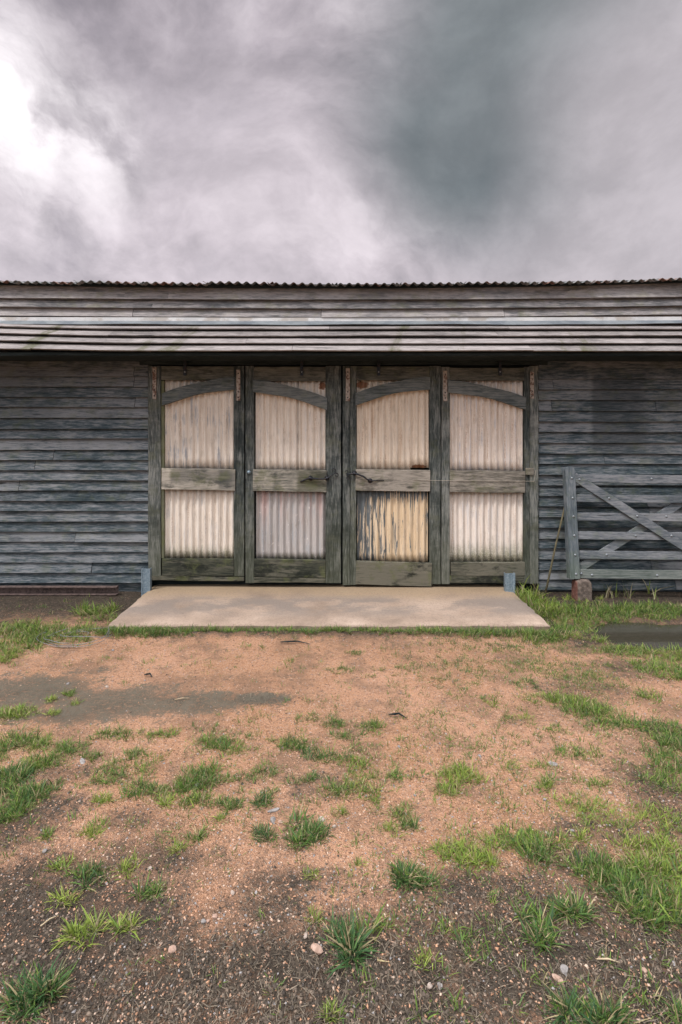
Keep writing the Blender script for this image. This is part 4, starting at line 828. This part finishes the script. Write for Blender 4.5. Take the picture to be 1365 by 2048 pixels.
door(2, 'third barn door from the left, its lower iron ochre with peeling paint',
  [(686,700,733,1168,'stile',yF), (700.5,713,733,1168,'stile',yF+.006), (858.5,880,733,1166,'stile',yF)],
  [(713,858,734,761,'toprail',yF+.001,0), (711.5,859,939,981,'midrail_pale',yF-.012,-1), (712,862,1122,1168,'botrail',yF-.010,-2)],
  (711,800,859,768,24,7), [(714,858,758,941,'p3t',821,'upper cream iron sheet with rust and a short torn strip'), (715,857,978,1124,'p3b',822,'lower ochre iron sheet with peeling dark patches')],
  [(692,700,738,803)], 757, 1168, latch=([(693.5,948,.004), (700,947.5,.006), (709,946,.018), (717,948,.026), (727,952,.026), (733,957,.026), (740,961,.018), (755,959.5,.004), (768,960,.0)], [(693,942.5,4.2,-100,.85,1), (694.5,954,4.0,110,.85,-1)], [(709,945.5), (740,960.5)], .010))
door(3, 'rightmost barn door, pale iron with a mossy foot below',
  [(882,898,735,1166,'stile',yF), (1046,1056,735,1165,'stile',yF), (1056.5,1073.5,733,1165,'stile',yF-.006)],
  [(898,1046,737,762,'toprail',yF+.001,0), (898,1047,941,984,'midrail_pale',yF-.012,-.5), (900,1047,1122.5,1149,'botrail',yF-.004,0), (898,1046,1149.5,1164,'botrail',yF-.001,0)],
  (894,774,1048,808,24,6), [(900,1046,759,944,'p4t',1005,'upper cream iron sheet with blue and rust streaks'), (899,1046,980,1125,'p4b',None,'lower pale iron sheet with green moss along its foot')],
  [(884.5,893,743,803), (1057,1064,745,798)], 997, 1166)
lf_ = [q for q in bpy.data.objects if q.name.startswith('barn_door')]
mb = MB(); mb.dome((WX(500), -.050, WZ(944)), .022, .022); mb.build('round_knob', M['galv'], lf_[1], smooth=True)
mb = MB(); mb.plank((WX(1047.5), -.066, WZ(942)), (WX(1063.5), -.066, WZ(942)), .075, .012, (0,0,1), .03, .001); mb.build('batten', M['midrail_pale'], lf_[3])
# string tied across the right hand doors
mb = MB(); mb.tube([(WX(824), -.068, WZ(959)), (WX(870), -.071, WZ(960)), (WX(960), -.075, WZ(960.5)), (WX(1064), -.071, WZ(961.5)), (WX(1067), -.069, WZ(940))], .0022, 5)
sm, n = mat('old twine'); finish(n, (0.42,0.37,0.31), .9)
tag(mb.build('twine', sm), 'thin pale twine strung across the two right hand barn doors', 'twine')
# ------------------------------------------------------------------ steel stubs beside the slab
def stub(px0_, px1_, py0_, depth, label, flip):
    sc = F/(D+depth); x0 = (px0_-682.5)/sc; x1 = (px1_-682.5)/sc; zt = H+(888-py0_)/sc; w = x1-x0
    root = None; mb = MB(); t = .006; dpt = .05
    pr = [(0,0),(w*.12,0),(w*.2,.008),(w*.5,.008),(w*.56,0),(w,0),(w,dpt),(w-t,dpt),(w-t,t),(w*.56+.002,t),(w*.5,.008+t),(w*.2,.008+t),(t,t),(t,dpt),(0,dpt)]
    zz = [-.1, 0, zt*.5, zt]; nP = len(pr); vs = [(a if not flip else w-a, b, z) for z in zz for a, b in pr]
    fs = [(r_*nP+i, r_*nP+(i+1) % nP, (r_+1)*nP+(i+1) % nP, (r_+1)*nP+i) for r_ in range(3) for i in range(nP)]+[tuple(3*nP+i for i in range(nP))]
    mb.add(vs, fs); mb.dome((w*.35, -.0+.008, zt-.03), .007, .004)
    o = mb.build('steel_post', M['galv']); o.location = (x0, depth, 0); tag(o, label, 'steel post', 'steel stubs beside the slab'); return o
stub(283, 300.5, 1137.5, -.16, 'blue grey steel channel stub at the left corner of the slab', False)
stub(1011, 1031, 1147, -.20, 'blue grey steel channel stub in the grass at the right corner of the slab', True)
# steel rail along the foot of the left wall
mb = MB(); x1_ = -2.42; x0_ = -7.5; yb_ = -.16
mb.add([(x, yb_+a, b) for x in (x0_, x1_) for a, b in ((-.02,.012),(-.02,.020),(.035,.022),(.035,.088),(-.02,.090),(-.02,.100),(.042,.100),(.042,.012))], [tuple(range(7,-1,-1)), tuple(range(8,16))]+[(i, (i+1) % 8, 8+(i+1) % 8, 8+i) for i in range(8)])
tag(mb.build('steel_rail', M['rail']), 'rusty brown steel channel lying along the foot of the left wall', 'steel rail')
# ------------------------------------------------------------------ the gate leaning on the right wall
GY = -.30; gsc = F/(D+GY+.05); GX = (1143-682.5)/gsc; GZ = H-(1157-888)/(F/(D+GY))
gate = thing('farm_gate', 'grey wooden farm gate with six rails and cross braces leaning on the right wall', 'gate', (GX, GY, GZ), (math.radians(-7), math.radians(0.6), 0))
gh = 1.18; gp = lambda py: (1157-py)/gsc
def gatepart(name, p0, p1, w, t, y, wd=(0,0,1), mk='gate', rnd=None):
    mb = MB(); mb.plank((p0[0], y, p0[1]), (p1[0], y, p1[1]), w, t, wd, .12, .0012, rnd); return mb.build(name, M[mk], gate, bevel=.004)
# stile with a rounded head
mb = MB(); w2 = .052; zs_ = list(np.linspace(0, gh-.05, 12)); vs = []
prof = [(w2*(1 if True else 0), z) for z in zs_]+[(w2*math.cos(a), gh-.05+.05*math.sin(a)) for a in np.linspace(.3, math.pi/2-.05, 6)]
for (w_, z_) in prof: vs += [(-w_, -.04, z_), (w_, -.04, z_), (w_, .04, z_), (-w_, .04, z_)]
nn = len(prof); mb.add(vs, [(4*i+j, 4*i+(j+1) % 4, 4*i+4+(j+1) % 4, 4*i+4+j) for i in range(nn-1) for j in range(4)]+[(3,2,1,0), tuple(4*(nn-1)+j for j in range(4))])
mb.build('stile', M['gatepost'], gate, bevel=.006)
GL = 3.05
rails = [(958.5,17), (998.5,16), (1035,16), (1072.5,16), (1110.5,16.5), (1147.5,18)]
for (c_y, wpx) in rails: gatepart('rail', (.05, gp(c_y)), (GL-.05, gp(c_y)), wpx/gsc*.97, .022, .0)
gatepart('heel_post', (GL, 0), (GL, gh+.12), .10, .09, 0, (1,0,0), 'gatepost')
gatepart('brace', (.045, gp(955)), (GL*.53, gp(1147)), .092, .02, -.024)
gatepart('brace', (.03, gp(1143)), (GL*.53, gp(956)), .088, .02, .024)
gatepart('brace', (GL*.53, gp(1147)), (GL-.05, gp(958)), .092, .02, -.024)
bz = [(c_y) for c_y, _ in rails]
for c_y in bz:
    mb = MB(); mb.dome((0.012, -.041, gp(c_y)), .0125, .009); mb.build('bolt', M['bolt'], gate, smooth=True)
for (px, py, yy) in ((1161,961,-.036), (1219,998,-.036), (1273,1033,-.036), (1339,1071,-.036), (1309,958,-.013), (1334,1033,-.013), (1270,1072,-.013), (1210,1110,-.013), (1158,1147,-.013), (1179,1149.5,-.013), (1308,1149,-.013)):
    mb = MB(); mb.dome(((px-1143)/gsc, yy, gp(py)), .0125, .009); mb.build('bolt', M['bolt'], gate, smooth=True)
# blocks under the gate
import bmesh
def block(loc, label):
    bm = bmesh.new(); bmesh.ops.create_cube(bm, size=1); bmesh.ops.subdivide_edges(bm, edges=bm.edges[:], cuts=5, use_grid_fill=True)
    r = np.random.default_rng(5)
    for v in bm.verts:
        c_ = v.co; rr = max(0, math.hypot(c_.x, c_.y)-.42); z_ = c_.z
        if z_ > .25: z_ -= rr*.5+abs(c_.x)*.15*(z_-.25)
        v.co = Vector((c_.x*.165*(1-.05*c_.z), c_.y*.12, z_*.235))+Vector(r.normal(0, .0016, 3))
    me = bpy.data.meshes.new('brick'); bm.to_mesh(me); bm.free(); me.materials.append(M['brick'])
    o = bpy.data.objects.new('brick', me); C.objects.link(o); o.location = loc; tag(o, label, 'brick', 'bricks propping the gate'); b_ = o.modifiers.new('b', 'BEVEL'); b_.width = .006; b_.limit_method = 'ANGLE'
    return o
block((GX+.085, GY-.005, GZ-.120), 'worn red brown brick standing on end under the near end of the gate')
block((GX+GL, GY, GZ-.120), 'worn brick under the far right end of the gate outside the photo')
# the stick
mb = MB(); mb.tube([((1131-682.5)/182, -.06, H+(888-1010)/182), ((1112-682.5)/184, -.12, H+(888-1092)/184), ((1089-682.5)/187, -.22, 0.0)], [.009, .0105, .011], 8)
tag(mb.build('stick', M['stick'], smooth=True), 'thin brown stick leaning on the wall between the doors and the gate', 'stick')
# wire loops at the left
mb = MB(); cx, cy = [float(q) for q in gpt(165, 1283)]
for (rx, ry, ox, oy, hh, a0, a1) in ((.26,.16,0,0,.05,2.2,6.9), (.22,.13,.06,.03,.06,1.4,6.3), (.30,.15,-.03,-.01,.04,2.6,6.6), (.14,.12,-.13,-.02,.03,0.4,5.2)):
    pts = []
    for t in np.linspace(a0, a1, 34):
        x = cx+ox+rx*math.cos(t)+.05*math.sin(t*1.7); y = cy+oy+ry*math.sin(t); pts.append((x, y, float(gz(np.array([x]), np.array([y]))[0])+.012+hh*(.5+.5*math.sin(t*1.3+ox*30))))
    mb.tube(pts, .0026, 5)
tag(mb.build('wire_coil', M['wire'], smooth=True), 'loose loops of old fence wire on the grass left of the slab', 'wire')
# straws lying about
def straw(px, py, dx_, dy_, label):
    x, y = [float(q) for q in gpt(px, py)]; z = float(gz(np.array([x]), np.array([y]))[0])+.008
    mb = MB(); mb.tube([(x-dx_, y-dy_, z), (x, y, z+.006), (x+dx_, y+dy_, z)], [.0022, .0026, .0016], 6); tag(mb.build('straw', M['straw'], smooth=True), label, 'straw', 'single straws on the ground')
M['straw'] = stonemat('straw', (0.36,0.27,0.16), (0.52,0.42,0.28))
straw(1217, 1929, .033, -.006, 'pale straw stalk lying on the dark soil near the bottom right')
straw(365, 1400, .045, .01, 'dry stalk lying on the dark silt patch')
straw(100, 1850, .02, .02, 'short pale straw on the dark soil at the lower left')
# weathered clods / twigs on the gravel
for i, (px, py, lab) in enumerate(((590,1290,'dark twig of bark on the orange gravel below the slab'), (795,1432,'dark scrap of bark on the gravel right of centre'), (298,1352,'small black clod on the gravel above the silt patch'))):
    x, y = [float(q) for q in gpt(px, py)]; mb = MB(); z = float(gz(np.array([x]), np.array([y]))[0])+.01; w_ = (.12, .05, .035)[i]
    mb.tube([(x-w_, y+.01, z), (x-w_*.3, y-.01, z+.012), (x+w_*.2, y+.01, z+.006), (x+w_, y-.03, z)], [.003, .007, .006, .002], 6); tag(mb.build('bark_scrap', M['soffit'], smooth=False), lab, 'bark scrap')
S.cycles.max_bounces = 6
